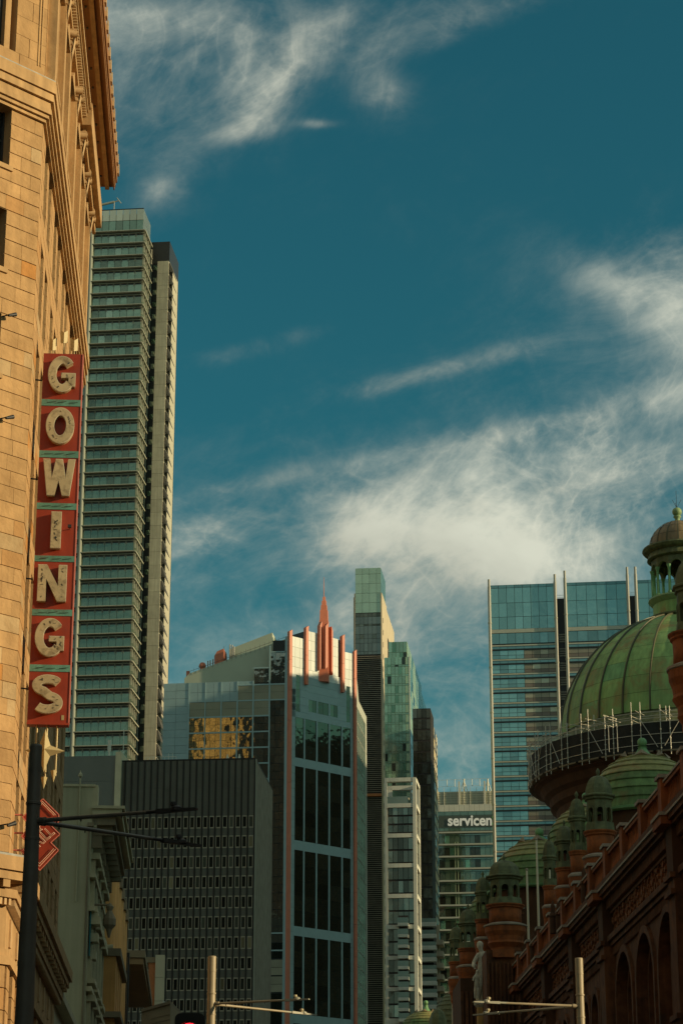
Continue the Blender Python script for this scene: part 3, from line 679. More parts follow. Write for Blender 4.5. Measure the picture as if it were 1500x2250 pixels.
# ================================================================== tall apartment tower (left)
LT = PL(-52.9, 560, .9945, -.1045); LS = LT.side(0)
lt = thing('apartment_tower', 'tallest tower, green glass with closely stacked sunshade ledges behind the red letter sign', 'tower', (-60, 565, 0))
mb = MB(); mb.box(LT, -26, 0, 0, 273.5, -10, 0); mb.build('core_wall', m['lt_dark'], lt)
FL = 3.6; zt_ = 273.5; nf = 41
pane = Pool(lt, 'window_pane', 296); stuff_br = MB(); sidep = Pool(lt, 'side_window', 60)
ss = lin(-26, 0, 14)
for k in range(nf):
    z = zt_ - FL * k
    pbox(lt, 'sunshade', m['lt_slab'], LT, -26, .7, z - .20, z - .02, 0.02, 1.35)
    pbox(lt, 'floor_edge', m['lt_slab'], LT, -26, .4, z - .66, z - .52, 0.02, .45)
    pbox(lt, 'side_sunshade', m['lt_slab'], LS, -.9, 9.5, z - .34, z - .02, .02, .9)
    cgrid(pane, m['lt_glass'], LT, ss, [z - FL + .02, z - 1.12], 0, .06, .10, -k)
    cgrid(sidep, m['lt_glass'], LS, lin(0, 10, 4), [z - FL, z - 1.05], 0, .06, .12)
    for i in range(1, 14):
        s0 = ss[i]
        stuff_br.add([LT.pt(s0 - .32, z - 1.6, .1), LT.pt(s0 - .22, z - 1.6, .1), LT.pt(s0 + .04, z - .58, .4), LT.pt(s0 - .04, z - .58, .4)], [(0, 1, 2, 3)])
        stuff_br.add([LT.pt(s0 + .22, z - 1.6, .1), LT.pt(s0 + .32, z - 1.6, .1), LT.pt(s0 + .04, z - .58, .4), LT.pt(s0 - .04, z - .58, .4)], [(0, 1, 2, 3)])
    for i in range(4):
        a = .5 + 2.3 * i; stuff_br.box(LS, a, a + .25, z - 2.4, z - .34, .02, .55)
pane.flush(); sidep.flush(); stuff_br.build('bracket_row', m['lt_slab'], lt, 'stuff')
cs0 = LT.px(203, 520)[0]; mb = MB(); c = LT.pt(cs0, 0, .9); mb.lathe((c.x, c.y, zt_ - FL * nf), [(.55, 0), (.55, FL * nf - .4)], 10, smooth=True); mb.build('round_column', m['lt_col'], lt)
crown = Pool(lt, 'crown_pane'); cgrid(crown, m['lt_glass2'], LT, lin(-26, 0, 14), [273.5, 276.9, 280.2], -.1, 0, .12, 0, lambda i, j: m['lt_glass2'] if j else m['lt_glass'])
cgrid(crown, m['lt_glass2'], LS, lin(0, 10, 4), [273.5, 276.9, 280.2], -.1, 0, .12); crown.flush()
pbox(lt, 'crown_box', m['lt_dark'], LT, -26, -.4, 273.5, 279.0, -10, -.5)
pbox(lt, 'crown_rail', m['rt_line'], LT, -26, .02, 280.2, 280.4, -.15, .05)
mb = MB(); a, z = LT.px(205, 452); b, z2 = LT.px(244, 446); z += 2.4; z2 += 2.4; mb.tube(LT.pt(a - 8, z - 2, -4), LT.pt(b, z2, -4), .35, 8)
e1, e2 = [(q[0], q[1] + 2.4) for q in (LT.px(250, 437), LT.px(259, 449))]; mb.tube(LT.pt(*e1, -4), LT.pt(*e2, -4), .12, 6); mb.tube(LT.pt(b, z2, -4), LT.pt((e1[0] + e2[0]) / 2, (e1[1] + e2[1]) / 2, -4), .15, 6)
mb.tube(LT.pt(b, z2, -4), LT.pt(b, 280.2, -4), .12, 6); mb.build('cleaning_crane', m['lt_slab'], lt)
# black shaft, concrete wall, louvres
BK = LT.off(0, -12)
sA, sB = BK.px(330, 560)[0], BK.px(372, 560)[0]; c0, c1 = BK.px(347, 600)[0], BK.px(371.5, 600)[0]; ztb = BK.px(350, 531)[1]; zcb = BK.px(350, 577)[1]
pbox(lt, 'lift_shaft', m['black'], BK, sA - 6, c1 - .02, 0, ztb, -14, 0)
cp = Pool(lt, 'concrete_panel')
for k in range(41): cp.box(m['conc'], BK, c0, c1, zcb - FL * (k + 1) + .05, zcb - FL * k, 0, 1.0)
cp.flush(); pbox(lt, 'concrete_wall', m['conc'], BK, c0 + .05, c1 + .06, 0, zcb, -13, -.02)
sw_ = Pool(lt, 'stair_window')
g0, g1 = BK.px(337, 600)[0], BK.px(346, 600)[0]
for k in range(40): sw_.box(m['lt_glass2'] if k % 3 else m['lt_glass'], BK, g0, g1 - .1, zcb - 2.2 - FL * k, zcb - .8 - FL * k, 0, .06)
sw_.flush(); pbox(lt, 'shaft_edge', m['lt_slab'], BK, g0 - .75, g0 - .5, 100, zcb + 4, 0, .5)
LV = BK.side(c1 + .08)
for k in range(41):
    z = zcb - .5 - FL * k; mb = MB(); a, b = -.6, 5.0; e = .10
    q = [LV.pt(a, z, .12), LV.pt(b, z, .12), LV.pt(b, z - 2.9, 1.15), LV.pt(a, z - 2.9, 1.15)]; nn = (q[1] - q[0]).cross(q[3] - q[0]).normalized() * e
    mb.add(q + [p + nn for p in q], [(0, 1, 2, 3), (7, 6, 5, 4), (0, 3, 7, 4), (1, 0, 4, 5), (2, 1, 5, 6), (3, 2, 6, 7)]); mb.box(LV, a, b, z - .2, z + .06, 0, .3)
    o = mb.build('louvre', m['fin'], lt)
    mb = MB(); g_ = [(.05, 0), (.2, 0), (1.12, -2.65), (1.0, -2.9), (.05, -2.0)]; mb.add([LV.pt(a - .06, z + q, dd) for dd, q in g_] + [LV.pt(a - .02, z + q, dd) for dd, q in g_], [(0, 1, 2, 3, 4), (9, 8, 7, 6, 5)]); mb.build('louvre_gusset', m['louv'], o)
    mb = MB()
    for i in range(5):
        t0, t1 = .08 + .18 * i, .2 + .18 * i; f = lambda t, s: LV.pt(s, z - 2.9 * t, .12 + 1.03 * t) + nn * 1.25
        f2 = lambda t, s: LV.pt(s, z - 2.9 * t, .12 + 1.03 * t) - nn * .25
        mb.add([f2(t0, a + .2), f2(t0, b - .2), f2(t1, b - .2), f2(t1, a + .2)], [(0, 1, 2, 3)])
        mb.box(LV, a - .02, a + .1, z - 2.9 * t1, z - 2.9 * t0, .1, .14 + .9 * t0)
    mb.build('louvre_blade', m['louv'], o)

# ================================================================== blue tower with coral spire
MA = PL(-11.85, 500, .9925, -.1219); MC = PL(-11.85, 500, .743, .669); Bp = MC.pt(20, 0); MS = PL(Bp.x, Bp.y, .127, .992)
mt = thing('spire_tower', 'blue grey panelled tower with mirrored windows and coral pink fins and spire', 'tower', (-5, 505, 0))
WZ = MA.px(450, 1500)[1]; TA = 144.4
ec = MS.pt(22, 0); bl = MA.pt(-28.1, 0); a0_ = MA.pt(0, 0)
mb = MB(); mb.foot([(bl.x, bl.y), (a0_.x, a0_.y), (Bp.x, Bp.y), (ec.x, ec.y), (ec.x - 20, ec.y + 8), (bl.x + 3, bl.y + 30)], 0, WZ - .3)
mb.foot([tuple(MA.pt(-3.5, 0).xy), (a0_.x, a0_.y), (Bp.x, Bp.y), tuple(MS.pt(1.5, 0).xy), tuple(MC.pt(8, 0, -14).xy)], WZ - .3, 143.2)
mb.build('core_wall', m['rt_line'], mt)
pnl = Pool(mt, 'cladding_panel', 290); win = Pool(mt, 'window_pane', 298); frm = Pool(mt, 'window_frame', 200); gp = Pool(mt, 'grey_panel', 100)
cols = [(415.5, 449), (451, 484), (486.5, 519), (522, 554), (557, 590), (593, 625)]
cs2 = [(MA.px(a, 1600)[0], MA.px(b, 1600)[0]) for a, b in cols]; leftS = -28.1
zr = MA.px(500, 1577)[1]; PI_ = zr - MA.px(500, 1611.5)[1]; wh = zr - MA.px(500, 1608.5)[1]
# windows of the wing
nrow = int(zr / PI_)
for ci, (a, b) in enumerate(cs2):
    top = zr
    if ci == 5: top = zr + PI_
    zz0 = top; r_ = 0
    while zz0 - wh > (88 if ci < 5 else 2):
        low_ = ci == 5 and zz0 < MA.px(600, 2045)[1]
        if low_ and (r_ % 4 in (0, 1)):
            gp.box(m['greyp'], MA, a, b, zz0 - wh, zz0 - wh / 2 - .05, .02, .10, 5); gp.box(m['greyp'], MA, a, b, zz0 - wh / 2 + .05, zz0, .02, .10, 5)
        else:
            mtl = m['mt_glass'] if not low_ else m['mt_glassd']
            hh_ = wh if (ci != 5 or low_) else PI_ - .06
            for i in range(3):
                for j in range(2):
                    w3 = (b - a) / 3
                    win.box(mtl, MA, a + i * w3 + .03, a + (i + 1) * w3 - .03, zz0 - hh_ + j * hh_ / 2 + .03, zz0 - hh_ + (j + 1) * hh_ / 2 - .03, .02, .07, 100 + zz0 * .1)
        zz0 -= PI_; r_ += 1
    if ci < 5:            # grey opaque rows above
        for j in range(2): 
            gp.box(m['greyp'], MA, a, b, zr + (PI_ - wh) + j * wh / 2 + .04, zr + (PI_ - wh) + (j + 1) * wh / 2, .02, .09, 9)
    if ci >= 3:
        zb2 = zr + PI_ * 2 - wh
        for j in range(2): gp.box(m['greyp'], MA, a, b, zb2 + j * wh / 2 + .04, zb2 + (j + 1) * wh / 2, .02, .09, 9)
# crown windows of the wing (stepped)
for (ci, k0, k1) in ((5, 3, 5), (4, 3, 4)):
    a, b = cs2[ci]
    for k in range(k0, k1):
        zb2 = zr + PI_ * k - wh + .25
        for i in range(3):
            for j in range(2):
                w3 = (b - a) / 3; win.box(m['mt_glass'], MA, a + i * w3 + .03, a + (i + 1) * w3 - .03, zb2 + j * wh / 2 + .03, zb2 + (j + 1) * wh / 2 - .03, .02, .07, 300)
    frm.box(m['bluel'], MA, a - .25, b + .25, zr + PI_ * k1 - wh - .02, zr + PI_ * k1 - wh + .25, 0, .2)
# vertical frames & horizontal frames
for ci in range(6):
    a = cs2[ci][0]; prev = cs2[ci - 1][1] if ci else a - .35
    frm.box(m['bluel'], MA, prev, a, 88 if ci < 5 else 0, WZ if ci < 5 else 142 if ci == 5 else WZ, .0, .22, 99)
frm.box(m['bluel'], MA, cs2[5][1], 0, 0, 144, 0, .2, 99)
k = 0; z = zr
while z > 90:
    frm.box(m['bluel'], MA, cs2[0][0], cs2[4][1], z - PI_, z - wh, 0, .16, 50); z -= PI_
frm.box(m['bluel'], MA, cs2[0][0], cs2[4][1], zr, zr + (PI_ - wh) + .02, 0, .16, 50); frm.box(m['bluel'], MA, cs2[3][0], 0, zr + PI_, zr + PI_ + (PI_ - wh), 0, .16, 50)
frm.box(m['bluel'], MA, cs2[3][0], 0, zr + PI_ * 2, zr + PI_ * 2 + .3, 0, .18, 50)
for zz1 in (MA.px(600, 2050)[1], MA.px(600, 2088)[1]): frm.box(m['bluel'], MA, cs2[5][0], 0, zz1 - .3, zz1, 0, .18, 50)
zpan = []; z = WZ
while z > 88: zpan.append(z); z -= PI_ / 2
cgrid(pnl, m['blue'], MA, [leftS, leftS + 2.8, cs2[0][0] - .35], zpan[::-1], 0, .12, .05, 5)
cgrid(pnl, m['blue'], MA, lin(cs2[0][0], cs2[2][1] + .2, 6), [zr + PI_ + .05, (zr + PI_ + WZ) / 2, WZ], 0, .12, .05, 5)
cgrid(pnl, m['blue'], MA, lin(cs2[2][1] + .2, cs2[3][1], 2), [zr + 2 * PI_, WZ], 0, .12, .05, 5)
# sloping roof behind the wing
def zx(pl, x, y): return pl.px(x, y)
R1 = MA.off(0, -2.0)
poly = [zx(R1, x, y) for x, y in ((405, 1506), (405, 1491), (416, 1480), (633.5, 1402), (633.5, 1506))]
mb = MB(); mb.prism(R1, poly, -12, 0); mb.build('sloping_roof', m['slope'], mt)
R2 = MA.off(0, -4.0); poly = [zx(R2, x, y) for x, y in ((503, 1462), (503, 1427), (598, 1390), (600, 1440))]
mb = MB(); mb.prism(R2, poly, -9, 0); mb.build('plant_enclosure', m['slope'], mt)
mb = MB()
l0, l1 = zx(R1, 416, 1476), zx(R1, 633, 1398)
for i in range(22):
    t = i / 21; a = l0[0] + (l1[0] - l0[0]) * t; z = l0[1] + (l1[1] - l0[1]) * t; mb.tube(R1.pt(a, z - 1, .1), R1.pt(a, z + .5, .1), .03, 4)
mb.tube(R1.pt(*l0, .1), R1.pt(*l1, .1), .04, 4); mb.build('roof_rail', m['frame_d'], mt)
for x, y0, y1 in ((512, 1447, 1418), (503, 1450, 1414), (508, 1452, 1415), (490, 1452, 1418), (455, 1462, 1450), (460, 1462, 1449), (466, 1460, 1446)):
    a, z0 = zx(R1, x, y0); _, z1 = zx(R1, x, y1); mb = MB(); mb.tube(R1.pt(a, z0 - 1, -1), R1.pt(a, z1, -1), .16 if x > 500 or x < 480 else .05, 6); mb.build('antenna', m['rt_post'] if x != 490 else m['frame_d'], mt)
poly = [zx(R1, x, y) for x, y in ((470, 1462), (470, 1440), (476, 1430), (490, 1424), (490, 1455))]
mb = MB(); mb.prism(R1, poly, -5, -.5); mb.build('roof_cowl', m['orange'], mt)
a, z = zx(R1, 443, 1461); c = R1.pt(a, z, -1); mb = MB(); mb.lathe((c.x, c.y, c.z), [(.02, -.85), (.5, -.7), (.8, -.2), (.8, .2), (.5, .7), (.02, .85)], 12, smooth=True); mb.tube(c, c - Vector((0, 0, 2.6)), .6, 8); mb.build('roof_ball', m['orange'], mt)
a, z = zx(R1, 411, 1480); mb = MB(); mb.box(R1, a - .35, a + .35, z - 2.5, z + .8, -1.5, -.8); mb.build('roof_post', m['orange'], mt)
# chamfer front
def cx(x, y): return MC.px(x, y)
vs_ = [cx(648, 1700)[0], cx(667, 1700)[0], cx(694.5, 1700)[0], cx(722, 1700)[0], cx(750, 1700)[0], cx(769, 1700)[0]]
bandz = []
for ya, yb in ((1576, 1665), (1684, 1847), (1868, 2036), (2057, 2229)): bandz.append((cx(650, yb)[1], cx(650, ya)[1]))
bandz.append((2, bandz[-1][0] - 2.0))
for bi, (z0, z1) in enumerate(bandz):
    nfl = max(1, round((z1 - z0) / 3.45)) if bi < 4 else 8
    for i in range(5):
        a, b = vs_[i] + .12 + (0 if i else -.1), vs_[i + 1] - .12
        for j in range(nfl):
            q0 = z0 + (z1 - z0) * j / nfl; q1 = z0 + (z1 - z0) * (j + 1) / nfl
            win.box(m['mt_glassd'], MC, a, b, q0 + .02, q1 - .02, .02, .07, 400 + z0 * .1)
    for i in range(1, 5): frm.box(m['bluel'], MC, vs_[i] - .18, vs_[i] + .18, z0, z1, .0, .25, 60)
    nz_ = bandz[bi + 1][1] if bi < 4 else 0
    pnl.box(m['blue'], MC, vs_[0] - .1, vs_[5], nz_, z0, .0, .12, 200)
for sA_, sB_ in ((.55, vs_[0] - .12), (vs_[5] + .02, 19.5)):
    z = 0
    while z < 132: pnl.box(m['blue'], MC, sA_, sB_, z, z + 1.7, 0, .12, 150 + z * .1); z += 1.74
frm.box(m['orange'], MC, 0, .01, 0, .01, 0, .01, -999)
zs0 = cx(650, 1572)[1]; zs1 = cx(700, 1497)[1]
pnl.box(m['blue'], MC, .55, 19.5, bandz[0][1], bandz[0][1] + 1.3, 0, .12, 300)
# small window row
sr = [(677, 694.5), (697.5, 721), (724.5, 741)]; z1_ = cx(700, 1543)[1]; z0_ = cx(700, 1569)[1]
for a, b in sr: 
    A0, B0 = cx(a, 1550)[0], cx(b, 1550)[0]
    for i in range(2): win.box(m['mt_glassd'], MC, A0 + (B0 - A0) * i / 2 + .03, A0 + (B0 - A0) * (i + 1) / 2 - .03, z0_, z1_, .02, .07, 500)
zc = bandz[0][1] + 1.3
def strip(s0, s1, za, zb_, mat='blue', step=1.74):
    z = za
    while z < zb_ - .05: pnl.box(m[mat], MC, s0, s1, z + .03, min(z + step, zb_), 0, .12, 250); z += step
A1, B1 = cx(649, 1520)[0], cx(658, 1520)[0]; A2, B2 = cx(760, 1520)[0], cx(768, 1520)[0]; S1, S3 = cx(677, 1550)[0], cx(741, 1550)[0]
zt_small = MC.px(652, 1484)[1]
for (a, b) in ((.55, A1), (B1, S1), (S3, A2), (B2, 19.5)): strip(a, b, zc, 135.6)
strip(S1, S3, z1_, 135.6); pnl.box(m['blue'], MC, S1, S3, zc, z0_, 0, .12, 250)
for j in range(6):
    for a, b in ((A1, B1), (A2, B2)): win.box(m['mt_glassd'], MC, a + .03, b - .03, zc + (137.3 - zc) * j / 6 + .03, zc + (137.3 - zc) * (j + 1) / 6, .02, .07, 450)
for i, q in enumerate((cx(700, 1550)[0] - 0.2,)): pass
for a, b in ((sr[0][1], sr[1][0]), (sr[1][1], sr[2][0])): frm.box(m['bluel'], MC, cx(a, 1550)[0], cx(b, 1550)[0], z0_, z1_, 0, .15, 40)
# crown panes, bright sky reflection painted into their colour
sil = Pool(mt, 'crown_pane', 120)
for (s0, s1, ztop) in ((.55, 4.6, 144.3), (5.4, 9.0, 146.4), (12.2, 14.8, 146.2), (15.7, 19.5, 143.6)):
    zz3 = [137.3, 139.6, 141.9, 144.2 if ztop > 145 else ztop] + ([ztop] if ztop > 145 else [])
    cgrid(sil, m['silver'], MC, lin(s0, s1, 3), zz3, 0, .12, .05)
cgrid(sil, m['silver'], MC, lin(.55, 19.5, 14), [135.6, 137.3], 0, .1, .05)
mb = MB(); mb.box(MC, 4.6, 15.4, 143.0, 146.1, -5, -.02); mb.build('crown_core', m['rt_line'], mt)
sil.flush()
def fin(s, ytop, ybot, w=.85, d=.8):
    x_ = 700; zt2, zb2 = ytop, ybot; z = zt2
    mb = MB(); mb.prism(MC, [(s - w / 2, zt2 - .5), (s + w / 2, zt2), (s + w / 2, zb2 + .4), (s, zb2), (s - w / 2, zb2)], .1, d); return mb.build('coral_fin', m['orange'], mt)
def seg_fin(s, zt2, zb2, w, d):
    z = zt2
    while z > zb2:
        z2 = max(zb2, z - 7.0); mb = MB(); mb.prism(MC, [(s - w / 2, z2 + .05), (s + w / 2, z2 + .05), (s + w / 2, z), (s - w / 2, z - (.5 if z == zt2 else 0))], -.1, d); mb.build('coral_fin', m['orange'], mt); z = z2
seg_fin(.15, 145.6, 55, .8, .7); seg_fin(19.75, 144.6, 55, .7, .6); seg_fin(.0, 55, 0, 1.15, .9); seg_fin(19.7, 55, 0, 1.0, .8)
seg_fin(cx(670, 1440)[0], 147.4, 133.6, .75, .8); seg_fin(cx(749.5, 1450)[0], cx(749.5, 1395)[1], cx(749.5, 1523)[1], .75, .8)
# spire
ss0 = cx(711, 1420)[0]
def zy(y, x=711): return cx(x, y)[1]
def sprism(name, pts, d0, d1, mat='orange'):
    mb = MB(); mb.prism(MC, [(ss0 + a, z) for a, z in pts], d0, d1); return mb.build(name, m[mat], mt)
steps = [(1313, 1322, .45), (1322, 1332, .78), (1332, 1343, 1.05), (1343, 1366, 1.35), (1366, 1500, 1.6)]
for ya, yb, w in steps:
    z1, z0 = zy(ya), zy(yb)
    mb = MB(); vs = [MC.pt(ss0 - w, z0, .1), MC.pt(ss0 + w * .1, z0, w * .9), MC.pt(ss0 + w, z0, .1), MC.pt(ss0, z0, -w * .6)]
    w2 = w * .93; tp = [MC.pt(ss0 - w2, z1, .1), MC.pt(ss0 + w * .1, z1 + .15, w * .8), MC.pt(ss0 + w * .9, z1 + .15, .1), MC.pt(ss0, z1, -w * .5)]
    mb.add(vs + tp, [(3, 2, 1, 0), (4, 5, 6, 7), (0, 1, 5, 4), (1, 2, 6, 5), (2, 3, 7, 6), (3, 0, 4, 7)]); mb.build('spire_tier', m['orange'], mt)
for sg, w0, w1, ya, yb in ((-1, 1.5, 2.05, 1370, 1478), (1, 1.45, 1.85, 1376, 1482)):
    z1, z0 = zy(ya), zy(yb)
    mb = MB(); mb.prism(MC, [(ss0 + sg * w0, z0 + .8), (ss0 + sg * w1, z0), (ss0 + sg * w1, z1 - 1.1), (ss0 + sg * w0, z1)], .1, 1.1); mb.build('spire_wing', m['orange'], mt)
z1, z0 = zy(1374), zy(1470)
mb = MB(); mb.prism(MC, [(ss0 - 1.2, z0 - .6), (ss0 - .5, z0), (ss0 - .5, z1), (ss0 - 1.2, z1 - .9)], 1.1, 2.0); mb.build('spire_fin', m['orange'], mt)
mb = MB(); mb.tube(MC.pt(ss0, zy(1316), 0), MC.pt(ss0, zy(1268), 0), .12, 6, .04); mb.build('mast', m['orange'], mt)
# letters ghost dots left out; side wall
for j in range(46):
    z0 = 134 - 3.0 * (j + 1)
    if z0 < 0: break
    topz = 134
sdp = Pool(mt, 'side_panel', 120); sdw = Pool(mt, 'side_window', 150)
zt1 = MS.px(790, 1520)[1]
z = 132.0
while z > 1:
    sdp.box(m['pale'], MS, 19.6, 22, z - 3.4, z - .04, 0, .15)
    for i in range(5): sdw.box(m['mtside'], MS, .8 + 3.7 * i, 4.3 + 3.7 * i, z - 3.3, z - .12, 0, .06)
    sdp.box(m['pale'], MS, .3, 19.6, z - .14, z, 0, .12); z -= 3.45
for i in range(6): sdp.box(m['pale'], MS, .55 + 3.7 * i - .1, .55 + 3.7 * i + .1, 0, 132, 0, .13, 500)
pbox(mt, 'side_parapet', m['pale'], MS, .2, 22, 132, 134.2, -.2, .14)
mb = MB(); mb.prism(MS, [(0, 134.2), (7, 134.2), (5, 137), (0, 141.5)], -4, .1); mb.build('side_gable', m['pale'], mt)
sdp.flush(); sdw.flush(); pnl.flush(); win.flush(); frm.it = [t for t in frm.it if t[0] > -900]; frm.flush(); gp.flush()
# ================================================================== slender slab tower
def gpl(x, Y, az=6.5):          # far city grid: front wall through picture column x at distance Y
    r = ray(x, 1600); return PL(r.x / r.y * Y, Y, math.cos(R(az)), -math.sin(R(az)))
ST = gpl(781, 620); stw = ST.px(837, 1500)[0]; SS = ST.side(stw)
st = thing('slab_tower', 'slender tower with green glass crown, brown slatted front and sunlit cream side wall', 'tower', ST.pt(3, 0))
zc1, zc2, zc3 = ST.px(800, 1248)[1], ST.px(800, 1347)[1], ST.px(800, 1439)[1]
pbox(st, 'core_wall', m['st_dark'], ST, 0, stw, 0, zc1 - .3, -14, 0)
cw = Pool(st, 'crown_pane'); 
nz1 = [ST.px(800, y)[1] for y in (1347, 1325, 1304, 1283, 1262, 1248.5)]
cgrid(cw, m['st_green'], ST, [0, stw * .28, stw * .56, stw * .84, stw], nz1, 0, .1, .07)
cgrid(cw, m['st_green'], SS, [0, 4.5, 9, 13.5], nz1, 0, .1, .07); cw.flush()
gw = Pool(st, 'window_pane')
nz2 = [ST.px(800, y)[1] for y in (1439, 1432, 1414, 1404, 1394, 1376, 1372, 1356, 1348)]
cgrid(gw, m['st_grey'], ST, lin(0, stw, 6), nz2, 0, .1, .08, 0, lambda i, j: m['wf_glass'] if j in (7, 5) or (j == 3 and i in (1, 4)) else m['st_grey']); gw.flush()
slat = MB(); z = zc3 - .5; k = 0
while z > 0: slat.box(ST, 0, stw, z - .14, z, 0, .30); z -= .56
slat.build('slat_row', m['st_slat'], st, 'stuff')
pbox(st, 'slat_frame', m['cconc'], ST, stw + .0, stw + .35, 0, nz1[2], -14, .25); pbox(st, 'slat_frame', m['st_slat'], ST, -.3, -.02, 0, nz1[2], -14, .2)
a0, z0 = ST.px(806, 1752); a1, z1 = ST.px(838, 1744); pbox(st, 'work_platform', m['rust'], ST, a0 - 3, stw, z0, z0 + .7, .3, 1.2)
SS2 = SS.off(0, .37); zs_ = nz1[2]
pbox(st, 'side_wall', m['cconc'], SS2, .2, 37, 0, zs_ - 1, -8, 0)
sw2 = Pool(st, 'slot_window')
for k in range(46): sw2.box(m['st_dark'], SS2, 2.2, 3.2, zs_ - 8 - 3.5 * k, zs_ - 6.6 - 3.5 * k, 0, .05)
for k in range(14): sw2.box(m['st_dark'], SS2, 16, 20, zs_ - 12 - 3.5 * k + .3, zs_ - 12 - 3.5 * (k - 1), 0, .05)
sw2.flush(); pbox(st, 'corner_fin', m['cconc'], SS2, 22.5, 23.3, 0, zs_ - 11, 0, 1.6)
mb = MB(); mb.box(SS2, 24, 33, 0, zs_ - 14, 0, 2.4); mb.box(SS2, 33, 40, 0, zs_ - 22, -4, 1.6); mb.build('stepped_wing', m['dk_frame'], st)
# ================================================================== green glass tower
GT = gpl(845, 560); gw_ = GT.px(899.5, 1500)[0]; GSd = GT.side(gw_)
gt = thing('green_tower', 'sea green glass apartment tower right of the slender slatted tower', 'tower', GT.pt(3, 0))
zg1, zg2 = GT.px(870, 1409)[1], GT.px(870, 1444.5)[1]
ga, gb2 = GT.px(853, 1420)[0], GT.px(893, 1420)[0]
pbox(gt, 'core_wall', m['gt_frame'], GT, 0, gw_, 0, zg2 - .1, -56, 0); pbox(gt, 'penthouse', m['gt_frame'], GT, ga, gb2, zg2 - .1, zg1 - .1, -46, -.6)
gpn = Pool(gt, 'window_pane', 298); NF = 40; hf = 2.46
cse = [0, gw_ * .12, gw_ * .27, gw_ * .42, gw_ * .56, gw_ * .70, gw_ * .84, gw_]
ch_ = lambda i, j: m['gt_pale'] if i == 6 else (m['gt_glass'])
zs_l = [zg2 - hf * k for k in range(NF)][::-1]
for k in range(NF - 1):
    z1 = zg2 - hf * k; z0 = z1 - hf; cgrid(gpn, m['gt_glass'], GT, cse, [z0 + .5, z1], .0, .1, .09, 100 - k, ch_)
    cgrid(gpn, m['gt_glass'], GT, cse, [z0, z0 + .5], .0, .1, .07, -50)
cgrid(gpn, m['gt_glass'], GT.off(0, -.6), lin(ga, gb2, 5), [zg2, zg2 + 1.4, zg1], .0, .1, .09, 200)
gpn.flush()
gsp = Pool(gt, 'side_pane', 200)
for k in range(36):
    z1 = zg2 - hf * k; cgrid(gsp, m['gt_pale'], GSd, lin(0, 56, 12), [z1 - hf, z1], 0, .1, .14, 100 - k, lambda i, j: m['gt_glass'] if random.random() < .3 else m['gt_pale'])
PS = GT.side(gb2).off(0.6, 0); cgrid(gsp, m['gt_pale'], PS, lin(0, 44, 10), [zg2, zg2 + 1.4, zg1], 0, .1, .14, 200, lambda i, j: m['gt_pale'] if random.random() < .6 else m['gt_glass'])
gsp.flush(); pbox(gt, 'corner_mullion', m['wf'], GT, gw_ - .15, gw_ + .12, 0, zg2 + .1, -.05, .15)
mb = MB()
for i in range(16): mb.box(GSd, 3 + 3.3 * i, 3.5 + 3.3 * i, zg2, zg2 + .7, -.6, -.1)
mb.build('roof_vent_row', m['frame_d'], gt, 'stuff')
# ================================================================== white framed tower
WT = gpl(843.5, 420); ww = WT.px(915.5, 1900)[0]; WS = WT.side(ww)
wt = thing('white_frame_tower', 'white concrete framed apartment tower with dark square bays and an open roof frame', 'tower', WT.pt(3, 0))
rows = [(1718, 1766), (1775, 1832), (1841, 1898), (1907, 1965), (1974, 2033), (2042, 2101), (2110, 2170), (2179, 2239)]
rz = [(WT.px(880, b)[1], WT.px(880, a)[1]) for a, b in rows]; wa, wb = WT.px(851.5, 1900)[0], WT.px(908, 1900)[0]; ztop = WT.px(880, 1709.5)[1]
for k in range(12): 
    q = rz[-1]; rz.append((q[0] - 5.75, q[1] - 5.75)) if q[0] > 6 else None
pbox(wt, 'core_wall', m['st_dark'], WT, .3, ww - .3, 0, rz[1][1], -7.2, -.3)
pbox(wt, 'frame_column', m['wf'], WT, 0, wa, 0, ztop, -.7, .2); pbox(wt, 'frame_column', m['wf'], WT, wb, ww, 0, ztop, -.7, .2)
pz = [ztop] + [a for a, b in rz]; 
for i, (a, b) in enumerate(rz): pbox(wt, 'frame_beam', m['wf'], WT, wa, wb, (rz[i + 1][1] if i + 1 < len(rz) else 0), a, -.7, .15)
pbox(wt, 'frame_beam', m['wf'], WT, wa, wb, rz[0][1], ztop, -.7, .15)
pbox(wt, 'side_column', m['wf'], WS, 6.6, 7.5, 0, ztop, -.7, .1)
for i, (a, b) in enumerate(rz): pbox(wt, 'side_beam', m['wf'], WS, .7, 6.6, (rz[i + 1][1] if i + 1 < len(rz) else 0), a, -.6, .08)
pbox(wt, 'side_beam', m['wf'], WS, .7, 6.6, rz[0][1], ztop, -.6, .08)
pbox(wt, 'rear_frame', m['wf'], WT, 0, .8, rz[0][0], ztop, -7.5, -6.8); pbox(wt, 'rear_frame', m['wf'], WT, 0, ww, ztop - .8, ztop, -7.5, -6.8)
wp = Pool(wt, 'window_pane', 290); ws_ = Pool(wt, 'side_pane', 120)
for i, (a, b) in enumerate(rz[1:]):
    n_ = 3 if i == 0 else 2
    for r_ in range(n_):
        z0, z1 = a + (b - a) * r_ / n_, a + (b - a) * (r_ + 1) / n_
        cgrid(wp, m['wf_glass'], WT, lin(wa, wb, 5), [z0 + .25, z1], -.3, -.2, .09, 100 - i); cgrid(ws_, m['wf_glass'], WS, lin(.7, 6.6, 3), [z0 + .2, z1], -.35, -.2, .12)
wp.flush(); ws_.flush()
pbox(wt, 'terrace_glass', m['rail'], WT, wa, wb - .8, rz[0][0], rz[0][0] + 1.3, .0, .05); pbox(wt, 'terrace_canopy', m['cconc'], WT, wa + .3, wb - 1.0, rz[0][0] + 1.4, rz[0][0] + 1.65, -4, -2)
